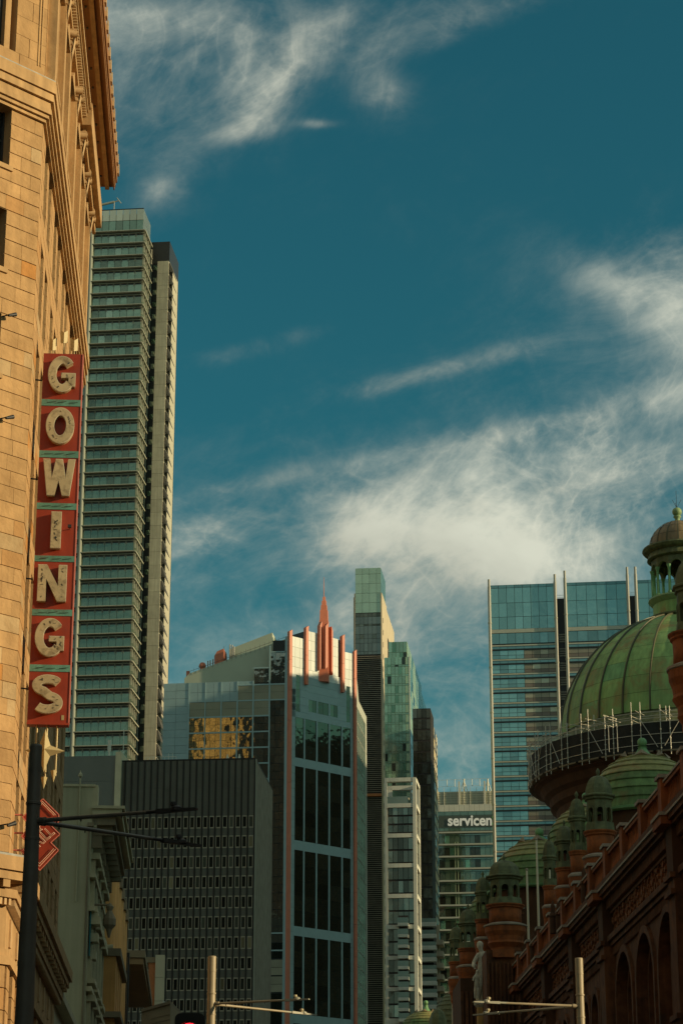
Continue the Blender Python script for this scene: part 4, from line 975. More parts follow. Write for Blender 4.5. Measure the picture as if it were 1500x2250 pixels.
ba, bb = WT.px(875, 2060)[0], WT.px(898, 2060)[0]; yk = [2031, 2056, 2079, 2102.5, 2126, 2149, 2172, 2195, 2218, 2241]
for y in yk:
    z = WT.px(886, y)[1]; mb = MB(); mb.box(WT, ba, bb, z - .55, z, .2, 1.5); o = mb.build('balcony', m['wf'], wt)
    mb = MB(); mb.box(WT, ba, bb, z, z + .95, 1.45, 1.5); mb.box(WT, bb - .05, bb, z, z + .95, .2, 1.45); mb.build('balcony_rail', m['rail'], o)
    pbox(wt, 'balcony_door', m['st_dark'], WT, ba + .1, bb - .1, z, z + 1.5, -.18, .16)
# ================================================================== dark apartment tower
DT = gpl(906.5, 545); dw = DT.px(947, 1700)[0]; DS = DT.side(dw).off(0, -.3)
dt = thing('dark_tower', 'dark smoked glass apartment tower with stacked balconies low down, right of the white framed tower', 'tower', DT.pt(3, 0))
zd = DT.px(930, 1557)[1]; zd2 = DS.px(950, 1590)[1]; zlow = DS.px(965, 2050)[1]
pbox(dt, 'core_wall', m['st_dark'], DT, 0, dw, 0, zd, -10, 0); mb = MB(); mb.box(DS, .3, 26, zlow, zd2, -4, 0); mb.box(DS, .3, 12, 0, zlow, -4, 0); mb.build('side_wing', m['dk_frame'], dt)
dp_ = Pool(dt, 'window_pane', 200); hf = 2.72; zb_lo = DT.px(930, 2030)[1]
k = 0
while zd - hf * (k + 1) > zb_lo:
    z1 = zd - hf * k; cgrid(dp_, m['dk_glass'], DT, lin(0, dw, 4), [z1 - hf + .35, z1], 0, .08, .1); k += 1
dp_.flush(); db = Pool(dt, 'side_window', 290); k = 0
while zd2 - hf * (k + 1) > 10:
    z1 = zd2 - hf * k
    for i in range(7 if z1 > zlow else 3):
        for j in range(2):
            a = .6 + 3.6 * i + 1.6 * j; mt_ = m['blind'] if random.random() < .62 else m['dk_glass']
            db.box(mt_, DS, a, a + 1.35, z1 - hf + .45, z1 - .35, .0, .06, 100 - k)
    k += 1
db.flush(); z = zb_lo; k = 0
while z > 20:
    mb = MB(); mb.box(DT, .6, dw + .8, z - .95, z, .0, 2.0); o = mb.build('balcony', m['wf'], dt)
    mb = MB(); mb.box(DT, .6, dw + .8, z, z + .9, 1.9, 1.98); mb.build('balcony_rail', m['rail'], o)
    if z < zlow - 2: pbox(dt, 'balcony', m['cconc'], DS, 9, 14, z - .9, z + .25, .0, 1.9)
    z -= 2.72
mb = MB(); mb.box(DS, 12, 13, 0, zlow, 0, .8); mb.build('sunlit_pier', m['cconc'], dt)
# ================================================================== office tower with roof lettering
SN = gpl(940, 700, 6.0); sn = thing('lettered_office_tower', 'green glass office tower with white servicen lettering and pale roof screen', 'tower', SN.pt(8, 0))
snw = SN.px(1100, 1900)[0]; zrf = SN.px(1030, 1768)[1]; zscr = SN.px(1030, 1737)[1]; zgl = SN.px(1030, 1783)[1]
pbox(sn, 'core_wall', m['st_dark'], SN, 0, snw, 0, zrf - .1, -30, 0)
pbox(sn, 'roof_screen', m['sn_screen'], SN, -1, snw, zrf, zscr, -20, -1.5)
for k in range(6): pbox(sn, 'screen_rail', m['lt_slab'], SN, -1, snw, zrf + (zscr - zrf) * k / 6, zrf + (zscr - zrf) * k / 6 + .12, -1.5, -1.4)
for k in range(10): pbox(sn, 'screen_post', m['white'], SN, .5 + 2 * k, .62 + 2 * k, zrf, zscr + 1.2, -1.5, -1.3)
for x in (1009, 1065): a = SN.px(x, 1750)[0]; pbox(sn, 'mast_column', m['white'], SN, a - .35, a + .1, zrf, zscr + 3, -1.4, -.8)
for x in (1019, 1071):
    a = SN.px(x, 1750)[0]; zm = SN.px(x, 1709)[1]; mb = MB(); mb.tube(SN.pt(a, zscr, -2), SN.pt(a, zm, -2), .25, 6)
    mb.tube(SN.pt(a - 1.3, zscr, -2), SN.pt(a, zscr + 3.4, -2), .12, 5); mb.tube(SN.pt(a + 1.1, zscr, -2), SN.pt(a, zscr + 3.4, -2), .12, 5); mb.build('roof_mast', m['white'], sn)
zr1 = SN.px(1030, 1711)[1]
mb = MB(); mb.tube(SN.pt(-1, zr1, -2), SN.pt(snw, zr1 + .4, -2), .05, 4); mb.tube(SN.pt(-1, zr1 - 2, -2), SN.pt(snw, zr1 - 1.8, -2), .04, 4); mb.build('cable', m['white'], sn)
for x in (981, 998, 1036, 1053): a = SN.px(x, 1720)[0]; mb = MB(); mb.tube(SN.pt(a, zr1 - 2, -2), SN.pt(a, zr1 + .2, -2), .10, 5); mb.build('roof_rod', m['white'], sn)
cgrid_p = Pool(sn, 'band_panel'); cgrid(cgrid_p, m['wf'], SN, lin(0, snw, 14), [zgl, zrf], 0, .12, .05); cgrid_p.flush()
fl = Pool(sn, 'window_pane', 297); sill = Pool(sn, 'sill_band'); zw = [SN.px(1030, y)[1] for y in (1829, 1855.5)]; ph = zw[0] - zw[1]
cgrid(fl, m['sn_glass2'], SN, lin(0, snw, 14), [zw[0] + .35, SN.px(1030, 1816)[1]], 0, .08, .1, 500); cgrid(fl, m['sn_glass2'], SN, lin(0, snw, 9), [SN.px(1030, 1816)[1], SN.px(1030, 1792)[1], zgl], 0, .08, .1, 500)
k = 0; z = zw[0]
while z > 4:
    sill.box(m['rt_sill'], SN, 0, snw, z - .38, z + .1, 0, .9, 1)
    cgrid(fl, m['sn_glass'], SN, lin(0, snw, 14), [z - ph + .1, z - 1.0], 0, .08, .1, 200 - k, lambda i, j: m['sn_glass2'] if i >= 10 else m['sn_glass'])
    cgrid(fl, m['sn_glass'], SN, lin(0, snw, 5), [z - .98, z - .4], 0, .08, .08, -10); z -= ph; k += 1
fl.flush(); sill.flush()
for x in (999.5, 1005.5): a = SN.px(x, 1900)[0]; pbox(sn, 'riser', m['gt_frame'], SN, a, a + .18, 4, zw[0] - 3, .1, .3)
pbox(sn, 'sign_band', m['sn_band'], SN, 0, snw, SN.px(1030, 1819)[1], SN.px(1030, 1793)[1], .1, .2); la, lz = SN.px(983.5, 1815); lb = SN.px(1080.5, 1815)[0]; me = text_mesh('servicen', 1.0, extrude=.04, offset=.028); xs = [v.co.x for v in me.vertices]; me.materials.append(m['sign_w'])
lw = max(xs) - min(xs); k = (lb - la) / lw; lh = (SN.px(1030, 1797)[1] - lz) 
ys = [v.co.y for v in me.vertices if v.co.x < min(xs) + lw * .1]; kz = lh / (max(ys) - min(ys))
link('lettering', me, plM(SN, la - min(xs) * k, lz, .35, R(-.6), k, kz), sn)
ga_, gb_ = SN.px(1080, 1805)[0], SN.px(1090, 1805)[0]; mb = MB()
mb.prism(SN, [(ga_, lz), (gb_, lz), (gb_, lz + lh), (ga_, lz + lh), (ga_ + .4, lz + lh * .6)], .2, .4); mb.build('emblem', m['sign_g'], sn)
# ================================================================== tall twin bay tower (right)
RT = PL(39.3, 580, .9925, -.1219); rt = thing('mast_tower', 'wide blue green glass tower with white masts and black recesses behind the copper dome', 'tower', RT.pt(20, 0))
zt = RT.px(1150, 1284)[1]; bays = [(RT.px(1083, 1500)[0] - .2, RT.px(1219.5, 1350)[0]), (RT.px(1245, 1350)[0], RT.px(1377, 1330)[0]), (RT.px(1402, 1330)[0], RT.px(1402, 1330)[0] + 16.5)]
rp = Pool(rt, 'window_pane', 298); rl = Pool(rt, 'sill_band', 60); rb = Pool(rt, 'black_line', 60)
zrows = [RT.px(1150, y)[1] for y in (1284, 1291, 1324, 1355, 1382)]; zb1 = RT.px(1150, 1390)[1]; zf0, zf1 = RT.px(1150, 1418)[1], RT.px(1150, 1449.5)[1]; fh = zf0 - zf1
for bi, (a, b) in enumerate(bays):
    pbox(rt, 'core_wall', m['rt_line'], RT, a, b, 0, zt, -30, 0)
    nc = 8 if bi == 0 else 6; es = lin(a, b, nc)
    cgrid(rp, m['rt_teal'], RT, es, zrows[::-1], 0, .08, .10, 500, lambda i, j: m['rt_deep'] if j == 3 else m['rt_teal'])
    rl.box(m['rt_sill'], RT, a, b, zb1, zrows[-1], 0, .12, 9)
    z = zf0 + fh * .9; k = 0; fz = zf0
    cgrid(rp, m['rt_deep'], RT, es, [fz + .5, zb1 - .1], 0, .08, .1, 400, lambda i, j: m['rt_deep'])
    while fz > 3:
        rl.box(m['rt_sill'], RT, a, b, fz - .18, fz + .18, 0, .22, 5); rb.box(m['rt_line'], RT, a, b, fz - 1.28, fz - .95, 0, .3, 5)
        def chz(i, j, k=k, bi=bi, nc=nc):
            if i < nc / 2 - .1 if bi == 0 else i >= nc - 2: return m['rt_teal'] if (i * 7 + k * 3) % 5 else m['rt_deep']
            return m['rt_dgrey'] if j == 0 else m['rt_grey']
        lim = 300 - k * 2 - bi * 60
        cgrid(rp, None, RT, es, [fz - fh + .27, fz - fh + 1.25, fz - 1.28], 0, .08, .1, lim, chz)
        cgrid(rp, None, RT, es, [fz - .93, fz - .22], 0, .08, .1, lim - 300, lambda i, j: m['rt_deep']); fz -= fh; k += 1
rp.flush(); rl.flush(); rb.flush()
for (a, b) in ((bays[0][1], bays[1][0]), (bays[1][1], bays[2][0])):
    pbox(rt, 'recess_wall', m['black'], RT, a, b, 0, zt - 3.6, -12, -2)
    lp = Pool(rt, 'recess_louvre')
    for k in range(26):
        for j in range(4): lp.box(m['lt_slab'], RT, a + .75, b - .55, zrows[-1] - 1.2 - fh * k - .62 * j - .35, zrows[-1] - 1.2 - fh * k - .62 * j, -2, -1.8, 100 - k)
    lp.flush()
    for e in (.3, .9): 
        mb = MB(); mb.tube(RT.pt(a, zt - 3.6 + e, -2.2), RT.pt(b, zt - 3.6 + e, -2.2), .05, 4); mb.build('roof_rail', m['white'], rt)
for s0, y in ((bays[0][0] - .3, 1270), (bays[0][1] + .15, 1264), (bays[1][0] - .25, 1257), (bays[1][1] + .35, 1254), (bays[2][0] - .45, 1254)):
    zz_ = RT.px(1150, y + 2)[1]; mb = MB(); mb.tube(RT.pt(s0, 0, .5), RT.pt(s0, zz_ - 2, .5), .42, 10); mb.tube(RT.pt(s0, zz_ - 2, .5), RT.pt(s0, zz_, .5), .34, 10); o = mb.build('mast_column', m['rt_post'], rt)
    for k in range(14): mb = MB(); mb.tube(RT.pt(s0, zz_ - 12 - 12 * k, .5), RT.pt(s0, zz_ - 11.7 - 12 * k, .5), .52, 10); mb.build('collar', m['lt_slab'], o)
# ================================================================== dark office block
DO = PL(-15.2, 400, math.cos(R(5)), -math.sin(R(5))); DSd = DO.side(0)
do = thing('dark_office_block', 'dark slate office block with black ribs and rows of small framed windows', 'building', DO.pt(-12, 0))
zd0 = DO.px(450, 1671)[1]; Wd = 24.2; nb = 21; bw = Wd / nb
pbox(do, 'core_wall', m['do_panel'], DO, -Wd, 0, 0, zd0 - .02, -25.2, 0)
zw1 = DO.px(450, 1794)[1]; zw0 = DO.px(450, 1821)[1]; pit = zw1 - DO.px(450, 1837.6)[1]; whh = zw1 - zw0
pnl = Pool(do, 'spandrel_panel', 298); nr = int(zw1 / pit)
for i in range(nb):
    a, b = -Wd + i * bw + .14, -Wd + (i + 1) * bw - .14
    for t in range(2): pnl.box(m['do_panel'], DO, a, b, zw1 + .05 + (zd0 - zw1) * t / 2, zw1 + (zd0 - zw1) * (t + 1) / 2 - .02, 0, .05, 9)
    for k in range(nr): pnl.box(m['do_panel'], DO, a, b, zw1 - pit * (k + 1) + .03, zw1 - pit * k - whh - .03, 0, .05, 8 - k * .1)
pnl.flush()
for i in range(nb + 1): pbox(do, 'rib', m['do_rib'], DO, -Wd + i * bw - .11, -Wd + i * bw + .11, 0, zd0, 0, .28)
mf = MB(); t_ = .085
for (x0, x1, z0, z1) in ((-.5, .5, .5 - t_, .5), (-.5, .5, -.5, -.5 + t_), (-.5, -.5 + t_ * 1.6, -.5 + t_, .5 - t_), (.5 - t_ * 1.6, .5, -.5 + t_, .5 - t_)):
    mf.v += [(x, y, z) for z in (z0, z1) for y in (-.5, .5) for x in (x0, x1)]; k = len(mf.v) - 8
    for f in [(0, 2, 3, 1), (4, 5, 7, 6), (0, 1, 5, 4), (2, 6, 7, 3), (0, 4, 6, 2), (1, 3, 7, 5)]: mf.f.append(tuple(k + q for q in f))
fme = bpy.data.meshes.new('window_frame'); fme.from_pydata(mf.v, [], mf.f); fme.materials.append(m['do_frame'])
nw = 0
for k in range(nr):
    for i in range(nb):
        if nw >= 290: continue
        a, b = -Wd + i * bw + .17, -Wd + (i + 1) * bw - .17; z1 = zw1 - pit * k
        o = link('window', fme, boxM(DO, a, b, z1 - whh, z1, .02, .12), do); link('pane', cube(m['do_glass']), boxM(DO, a + .05, b - .05, z1 - whh + .1, z1 - .1, .0, .06), o); nw += 1
rib = MB()
for i in range(64): rib.box(DSd, .3 + .39 * i, .42 + .39 * i, 0, zd0 - .3, 0, .22)
rib.build('side_rib_row', m['st_slat'], do, 'stuff'); pbox(do, 'corner_strip', m['lt_slab'], DSd, 0, .2, 0, zd0, 0, .3)
pbox(do, 'parapet', m['do_rib'], DO, -Wd, .1, zd0, zd0 + .25, -25, .1)
for x in (498, 524): a = DO.px(x, 1670)[0]; mb = MB(); mb.tube(DO.pt(a, zd0 + .2, -1), DO.pt(a, zd0 + .8, -1), .22, 8); mb.tube(DO.pt(a, zd0 + .8, -1), DO.pt(a, zd0 + 1.2, -1), .12, 8); mb.build('roof_vent', m['white'], do)
mb = MB(); a0, a1 = DO.px(318, 1670)[0], DO.px(385, 1670)[0]
for k in range(9): a = a0 + (a1 - a0) * k / 8; mb.tube(DO.pt(a, zd0, -1), DO.pt(a, zd0 + 1 + (.6 if k in (6, 7) else 0), -1), .05, 4)
mb.tube(DO.pt(a0, zd0 + 1, -1), DO.pt(a1, zd0 + 1, -1), .05, 4); mb.build('roof_rail', m['white'], do)
# grey block beside it
gb = thing('grey_block', 'plain grey windowless block with a narrow cream edge, left of the ribbed office block', 'building', DO.pt(-34, 0))
zg = DO.px(200, 1663)[1]; e0, e1 = DO.px(254.5, 1700)[0], DO.px(267.5, 1700)[0]
GB = DO.off(0, .5)
for k in range(5): pbox(gb, 'wall_panel', m['gb'], GB, -52, e0, zg - 4.6 * (k + 1) + .03, zg - 4.6 * k, -20, 0)
pbox(gb, 'wall_base', m['gb'], GB, -52, e0, 0, zg - 23, -20, 0)
pbox(gb, 'cream_edge', m['cstrip'], GB, e0, e1, 0, zg + .6, -20, .35)
mb = MB(); a = GB.px(235, 1660)[0]; mb.tube(GB.pt(a, zg, -2), GB.pt(a, zg + 3.2, -2), .16, 6); mb.box(GB, a - .3, a + .25, zg + 1.2, zg + 3.3, -2.3, -1.9); mb.build('antenna', m['wf'], gb)
mb = MB(); a = GB.px(266, 1660)[0]; mb.tube(GB.pt(a, zg, -2), GB.pt(a, zg + 5.3, -2), .07, 6); mb.build('antenna', m['wf'], gb)

# ================================================================== old rendered building behind the store
OS = PL(-5.8, 0, -.0566, .9984); oy = 111.2
def py(Y): return Y / .9984
OC = OS.pt(py(111), 0); OE = PL(OC.x, OC.y, .9984, .0566)
ob = thing('old_rendered_building', 'old grey green rendered building with blank side wall and deep bracketed cornice', 'building', OC)
zo = OE.px(170, 1729)[1]
mb = MB(); mb.box(OE, -9, 0, 0, zo, -14, 0); mb.build('wall', m['ow'], ob)
p0, p1 = py(111) + .02, py(125)
pbox(ob, 'parapet_coping', m['ow_t'], OE, -9, .12, zo, zo + .12, -.5, .06); pbox(ob, 'parapet_end', m['ow_t'], OS, p0, p0 + .9, zo - 2, zo + .1, 0, .25)
c0z = 24.5
pbox(ob, 'cornice', m['ow_t'], OS, p0 - .2, p1 + .2, c0z - .35, c0z, .02, 1.45); pbox(ob, 'cornice', m['ow_t'], OS, p0 - .3, p1 + .3, c0z, c0z + .14, .0, 1.58)
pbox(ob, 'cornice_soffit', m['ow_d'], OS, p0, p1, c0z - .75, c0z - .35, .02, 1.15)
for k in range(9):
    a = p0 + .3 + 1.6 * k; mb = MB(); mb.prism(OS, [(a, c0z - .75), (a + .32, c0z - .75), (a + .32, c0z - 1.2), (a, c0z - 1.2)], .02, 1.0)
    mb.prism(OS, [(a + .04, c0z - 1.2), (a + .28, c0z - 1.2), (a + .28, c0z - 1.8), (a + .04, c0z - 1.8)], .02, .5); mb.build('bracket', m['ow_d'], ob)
for zf in (21.2, 19.6, 15.8, 12.6): pbox(ob, 'string_course', m['ow_t'], OS, p0, p1, zf, zf + .22, 0, .28)
for zf, h in ((20.0, 2.2), (16.6, 2.7), (13.0, 2.4), (9.2, 2.6)):
    for k in range(4):
        a = p0 + .9 + 3.3 * k
        o = pbox(ob, 'window', m['dglass'], OS, a, a + 1.9, zf, zf + h, .0, .05); 
        mb = MB(); mb.box(OS, a - .18, a, zf - .1, zf + h, 0, .22); mb.box(OS, a + 1.9, a + 2.08, zf - .1, zf + h, 0, .22); mb.box(OS, a - .3, a + 2.2, zf + h, zf + h + .3, 0, .42); mb.box(OS, a - .25, a + 2.15, zf - .35, zf - .1, 0, .38)
        mb.box(OS, a + .9, a + 1.0, zf, zf + h, .03, .12); mb.build('window_frame', m['ow_t'], o)
a, z = OS.px(204, 2060); pbox(ob, 'blue_window', m['bluegl'], OS, p0 + .25, p0 + 2.1, z - 1.6, z + .7, .06, .12)
mb = MB(); mb.tube(OS.pt(p0 + 2.4, z + 1.2, .1), OS.pt(p0 + 2.4, z + 1.2, 1.0), .05, 6); c = OS.pt(p0 + 2.4, z, .9)
mb.lathe(c, [(.02, 1.3), (.2, 1.1), (.12, .9), (.32, .5), (.32, .2), (.15, 0), (.05, -.4)], 8); mb.build('hanging_lantern', m['ow_d'], ob)
mb = MB()
for j in range(3): mb.box(OS, p0 + .3 + .2 * j, p0 + 1.2 + .2 * j, 19.0 - .8 * j, 19.4 - .8 * j, .1, .55 - .08 * j)
mb.build('stepped_ornament', m['ow_t'], ob)
a, z = OE.px(176, 1729); mb = MB(); mb.tube(OE.pt(a, 20, .06), OE.pt(a, z + .45, .06), .035, 8); c = OE.pt(a, z + .45, .1); mb.lathe(c, [(.06, 0), (.1, .05), (.1, .16), (.03, .22), (.01, .34)], 8); mb.build('vent_pipe', m['ow_t'], ob)
mb = MB(); a = OE.px(196, 1820)[0]; mb.tube(OE.pt(a, 5, .06), OE.pt(a, OE.px(196, 1822)[1], .06), .05, 6); mb.box(OE, a - .08, a + .22, OE.px(196, 1812)[1] - .12, OE.px(196, 1812)[1] + .06, .0, .2); mb.build('downpipe', m['ow_d'], ob)
# low pale building between store and old building
lo = thing('low_trimmed_building', 'low grey building with stepped window hoods at the foot of the blank rendered wall', 'building', OS.pt(91, 0))
LB_ = OS.off(0, -.12)
pbox(lo, 'wall', m['ow'], LB_, 89.6, 110.4, 0, 12.9, -9, 0)
for a in (90.5, 94.5, 98.5, 102.5, 106.5):
    o = pbox(lo, 'window', m['dglass'], LB_, a, a + 1.8, 7.5, 11.2, 0, .04); mb = MB(); mb.box(LB_, a - .3, a + 2.1, 11.2, 11.5, 0, .42); mb.box(LB_, a - .2, a, 7.3, 11.2, 0, .25); mb.box(LB_, a + 1.8, a + 2, 7.3, 11.2, 0, .25); mb.build('window_hood', m['ow_t'], o)
pbox(lo, 'cornice', m['ow_t'], LB_, 89.6, 110.4, 12.7, 13.0, 0, .4)
# ochre pilastered building
SBp = OS.off(0, 0); sb = thing('ochre_pilastered_building', 'ochre sandstone building with rounded pilasters and a weathered cap, beside the old rendered building', 'building', OS.pt(py(127), 0))
zs1 = at(250, 1908, 128).z; zs2 = at(245, 2108, 127).z
q0 = py(126.6)
pbox(sb, 'wall', m['sb'], SBp, q0, q0 + 24, 0, zs1, -9, .0)
pbox(sb, 'cap', m['sb_c'], SBp, q0 - .3, q0 + 1.2, zs1, zs1 + .5, -3, .78)
for k in range(6):
    a = q0 + .6 + 3.6 * k; mb = MB(); c = SBp.pt(a, 0, .05); mb.lathe((c.x, c.y, 0), [(.62, 0), (.62, zs1 - .05)], 16, smooth=True, cap=True); o = mb.build('pilaster', m['sb'], sb)
    if k: pbox(sb, 'cap', m['sb_c'], SBp, a - .7, a + .7, zs1 - .05 * k, zs1 + .42, -1, .72)
jm = MB()
for j in range(16): jm.box(SBp, q0, q0 + 24, zs1 - 1.5 * (j + 1), zs1 - 1.5 * (j + 1) + .03, 0, .02)
jm.build('joint_line', m['sb_c'], sb)
pbox(sb, 'lower_cap', m['sb_c'], SBp, q0 - 1.2, q0 + 10, zs2 - .05, zs2 + .35, -1, 1.05)
for k in range(4):
    pbox(sb, 'lower_pier', m['sb'], SBp, q0 - 1.1 + 2.6 * k, q0 + .6 + 2.6 * k, 0, zs2 - .05, 0, .8)
a = q0 - 1; mb = MB(); mb.tube(SBp.pt(a, zs2 + .4, .2), SBp.pt(a, zs2 + .4, .62), .16, 10, .2); mb.build('flood_light', m['ow_t'], sb)
z3 = at(245, 2228, 126).z; pbox(sb, 'lower_cap', m['sb_c'], SBp, q0 - 1.6, q0 + 8, z3 - .3, z3, 0, 1.15)
# black vertical panel sign
bp = thing('black_blade_panel', 'plain black vertical blade panel beyond the ochre building', 'sign', at(274, 2250, 146))
BP = PL(at(266, 2100, 146).x, 146, .9984, .0566); bw_ = BP.px(283, 2150)[0]; pbox(bp, 'panel', m['fitting'], BP, 0, bw_, 3, BP.px(274, 2094)[1], -.5, 0)
pbox(bp, 'edge_trim', m['sb_c'], BP, bw_ * .78, bw_ * .82, 3, BP.px(274, 2094)[1] - .3, 0, .03); mb = MB(); mb.tube(BP.pt(.2, 0, -.25), BP.pt(.2, 4, -.25), .1, 6); mb.build('post', m['fitting'], bp)
# building with slanted eaves
ev = thing('eaved_building', 'brown building with slanted projecting eaves and tan piers beside the white pillar', 'building', OS.pt(py(160), 0))
EV = PL(-4.1, 0, -.0566, .9984); e0 = py(150)
zE = 22.9
pbox(ev, 'wall', m['sb_c'], EV, e0, e0 + 24, 0, zE - .4, -10, -2.2)
mb = MB(); vs = [EV.pt(e0, zE, 0), EV.pt(e0 + 23, zE - .4, 0), EV.pt(e0 + 23, zE - .4, -3.5), EV.pt(e0, zE, -3.5)]; up = Vector((0, 0, .45))
mb.add(vs + [p + up for p in vs], [(0, 1, 2, 3), (7, 6, 5, 4), (0, 4, 5, 1), (1, 5, 6, 2), (2, 6, 7, 3), (3, 7, 4, 0)]); mb.build('eave', m['cb'], ev)
mb = MB(); mb.box(EV, e0 + .1, e0 + 22.8, zE - .42, zE - .04, -2.4, -.12); mb.build('eave_soffit', m['cs'], ev)
for k in range(6):
    pbox(ev, 'pier', m['sb'], EV, e0 + .5 + 3.4 * k, e0 + 2.2 + 3.4 * k, 0, zE - 3.0 - .1 * k, -2.2, -1.25)
wpx = at(340.5, 2150, 176); WP = PL(wpx.x, 176, .9984, .0566); 
wpil = thing('white_pillar_building', 'tall pale panelled pillar with orange balconies behind it, below the ribbed office block', 'building', WP.pt(0, 0))
w1 = WP.px(361, 2150)[0]; zp_ = WP.px(350, 2099)[1]; zq = WP.px(350, 2212)[1]
for k in range(5): pbox(wpil, 'pillar_panel', m['wf'] if 0 else m['cstrip'], WP, 0, w1, zp_ - 1.72 * (k + 1) + .02, zp_ - 1.72 * k, -1.5, 0)
pbox(wpil, 'pillar_base', m['cstrip'], WP, 0, w1, 0, zp_ - 8.6, -1.5, 0)
pbox(wpil, 'roof_edge', m['cb'], WP, -1.9, 0, zp_ - .55, zp_ - .15, -3, -.2); pbox(wpil, 'orange_wall', m['rust'], WP, -.5, 0, zp_ - 7, zp_ - .55, -1.2, -.3)
OB = PL(*WP.pt(-.05, 0, -.6).xy, .0, 1.0)
for zz_, h in ((zp_ - 2.6, .9), (zp_ - 5.2, .9)):
    mb = MB(); mb.box(WP, -1.1, -.02, zz_ - h, zz_, -3.5, -.4); o = mb.build('balcony', m['rust'], wpil)
    mb = MB()
    for k in range(5): mb.tube(WP.pt(-1.0 + .24 * k, zz_, -.45), WP.pt(-1.0 + .24 * k, zz_ + .85, -.45), .015, 4)
    for e in (.4, .85): mb.tube(WP.pt(-1.05, zz_ + e, -.45), WP.pt(-.02, zz_ + e, -.45), .015, 4)
    mb.build('balcony_rail', m['white'], o)
# low hood building under it
ch = thing('canopy_hood', 'dark metal street canopy with a pale sunlit edge above the red traffic light', 'canopy', at(340, 2250, 140))
CHp = PL(at(311, 2230, 140).x, 140, .9984, -.0566); cwid = CHp.px(374, 2230)[0]; zc = CHp.px(340, 2213)[1]
mb = MB(); mb.prism(CHp, [(0, zc - 4), (cwid + .1, zc - 4), (cwid, zc + .15), (0, zc - .32)], -8, 0); mb.build('hood_body', m['cb'], ch)
mb = MB(); mb.prism(CHp, [(0, zc - .32), (cwid, zc + .15), (cwid, zc + .32), (0, zc - .14)], -8, .15); mb.build('hood_edge', m['sb_c'], ch)
pbox(ch, 'hood_post', m['cb'], CHp, .1, .3, 0, zc - 4, -1, -.8)
for j in range(5):
    mb = MB(); mb.tube(CHp.pt(cwid * .35, zc - .7 - .3 * j, .02), CHp.pt(cwid, zc - .45 - .3 * j, .02), .02, 4); mb.build('hood_rib', m['sb_c'], ch)
aw = PL(at(358, 2195, 150).x, 150, .98, .02); 
mb = MB(); q = [aw.px(x, y) for x, y in ((357, 2198), (393, 2224), (393, 2240), (372, 2232), (358, 2214))]; mb.prism(aw, q, -3, 0); mb.build('hood_flap', m['wf'], ch)
# ================================================================== domed market hall (right)
Q = PL(18.7, 0, .0446, -.999)
def qs(Y): return -Y / .999
def qb(parent, name, mat, Ya, Yb, z0, z1, d0, d1): return pbox(parent, name, mat, Q, qs(max(Ya, Yb)), qs(min(Ya, Yb)), z0, z1, d0, d1)
hall = thing('market_hall', 'long domed red sandstone market hall with terracotta turrets along the right edge', 'building', Q.pt(qs(72), 0))
qb(hall, 'core_wall', m['qd'], 63.5, 270, 0, 22.0, -30, -1.1); qb(hall, 'shade_pavilion', m['qs'], 63.5, 88, 0, 31, -24, -3.3)  # second box: unseen roof mass added to shade the store's street face
def arch_piece(mb, pl, s0, s1, z0, z1, arches, d0, d1, seg=12):
    cur = s0
    for sc_, r, zs in sorted(arches):
        mb.box(pl, cur, sc_ - r, z0, z1, d0, d1); cur = sc_ + r
        P = [(sc_ - r * math.cos(math.pi * i / seg), zs + r * math.sin(math.pi * i / seg)) for i in range(seg + 1)]
        for i in range(seg):
            (a, za), (b, zb) = P[i], P[i + 1]
            vs = [pl.pt(a, za, d1), pl.pt(b, zb, d1), pl.pt(b, z1, d1), pl.pt(a, z1, d1), pl.pt(a, za, d0), pl.pt(b, zb, d0)]
            mb.add(vs, [(0, 1, 2, 3), (1, 0, 4, 5)])
        mb.add([pl.pt(sc_ - r, z1, d0), pl.pt(sc_ - r, z1, d1), pl.pt(sc_ + r, z1, d1), pl.pt(sc_ + r, z1, d0)], [(0, 1, 2, 3)])
    mb.box(pl, cur, s1, z0, z1, d0, d1)
def arch_ring(mb, pl, sc_, r, zs, w, d0, d1, leg=2., seg=14):
    P = [(sc_ - math.cos(math.pi * i / seg), math.sin(math.pi * i / seg)) for i in range(seg + 1)]
    for i in range(seg):
        c0, s0 = -math.cos(math.pi * i / seg), math.sin(math.pi * i / seg); c1, s1 = -math.cos(math.pi * (i + 1) / seg), math.sin(math.pi * (i + 1) / seg)
        mb.prism(pl, [(sc_ + c0 * r, zs + s0 * r), (sc_ + c1 * r, zs + s1 * r), (sc_ + c1 * (r + w), zs + s1 * (r + w)), (sc_ + c0 * (r + w), zs + s0 * (r + w))], d0, d1)
    if leg: mb.box(pl, sc_ - r - w, sc_ - r, zs - leg, zs, d0, d1); mb.box(pl, sc_ + r, sc_ + r + w, zs - leg, zs, d0, d1)
pil = [77.5, 97, 116.3, 127.3, 139, 151]
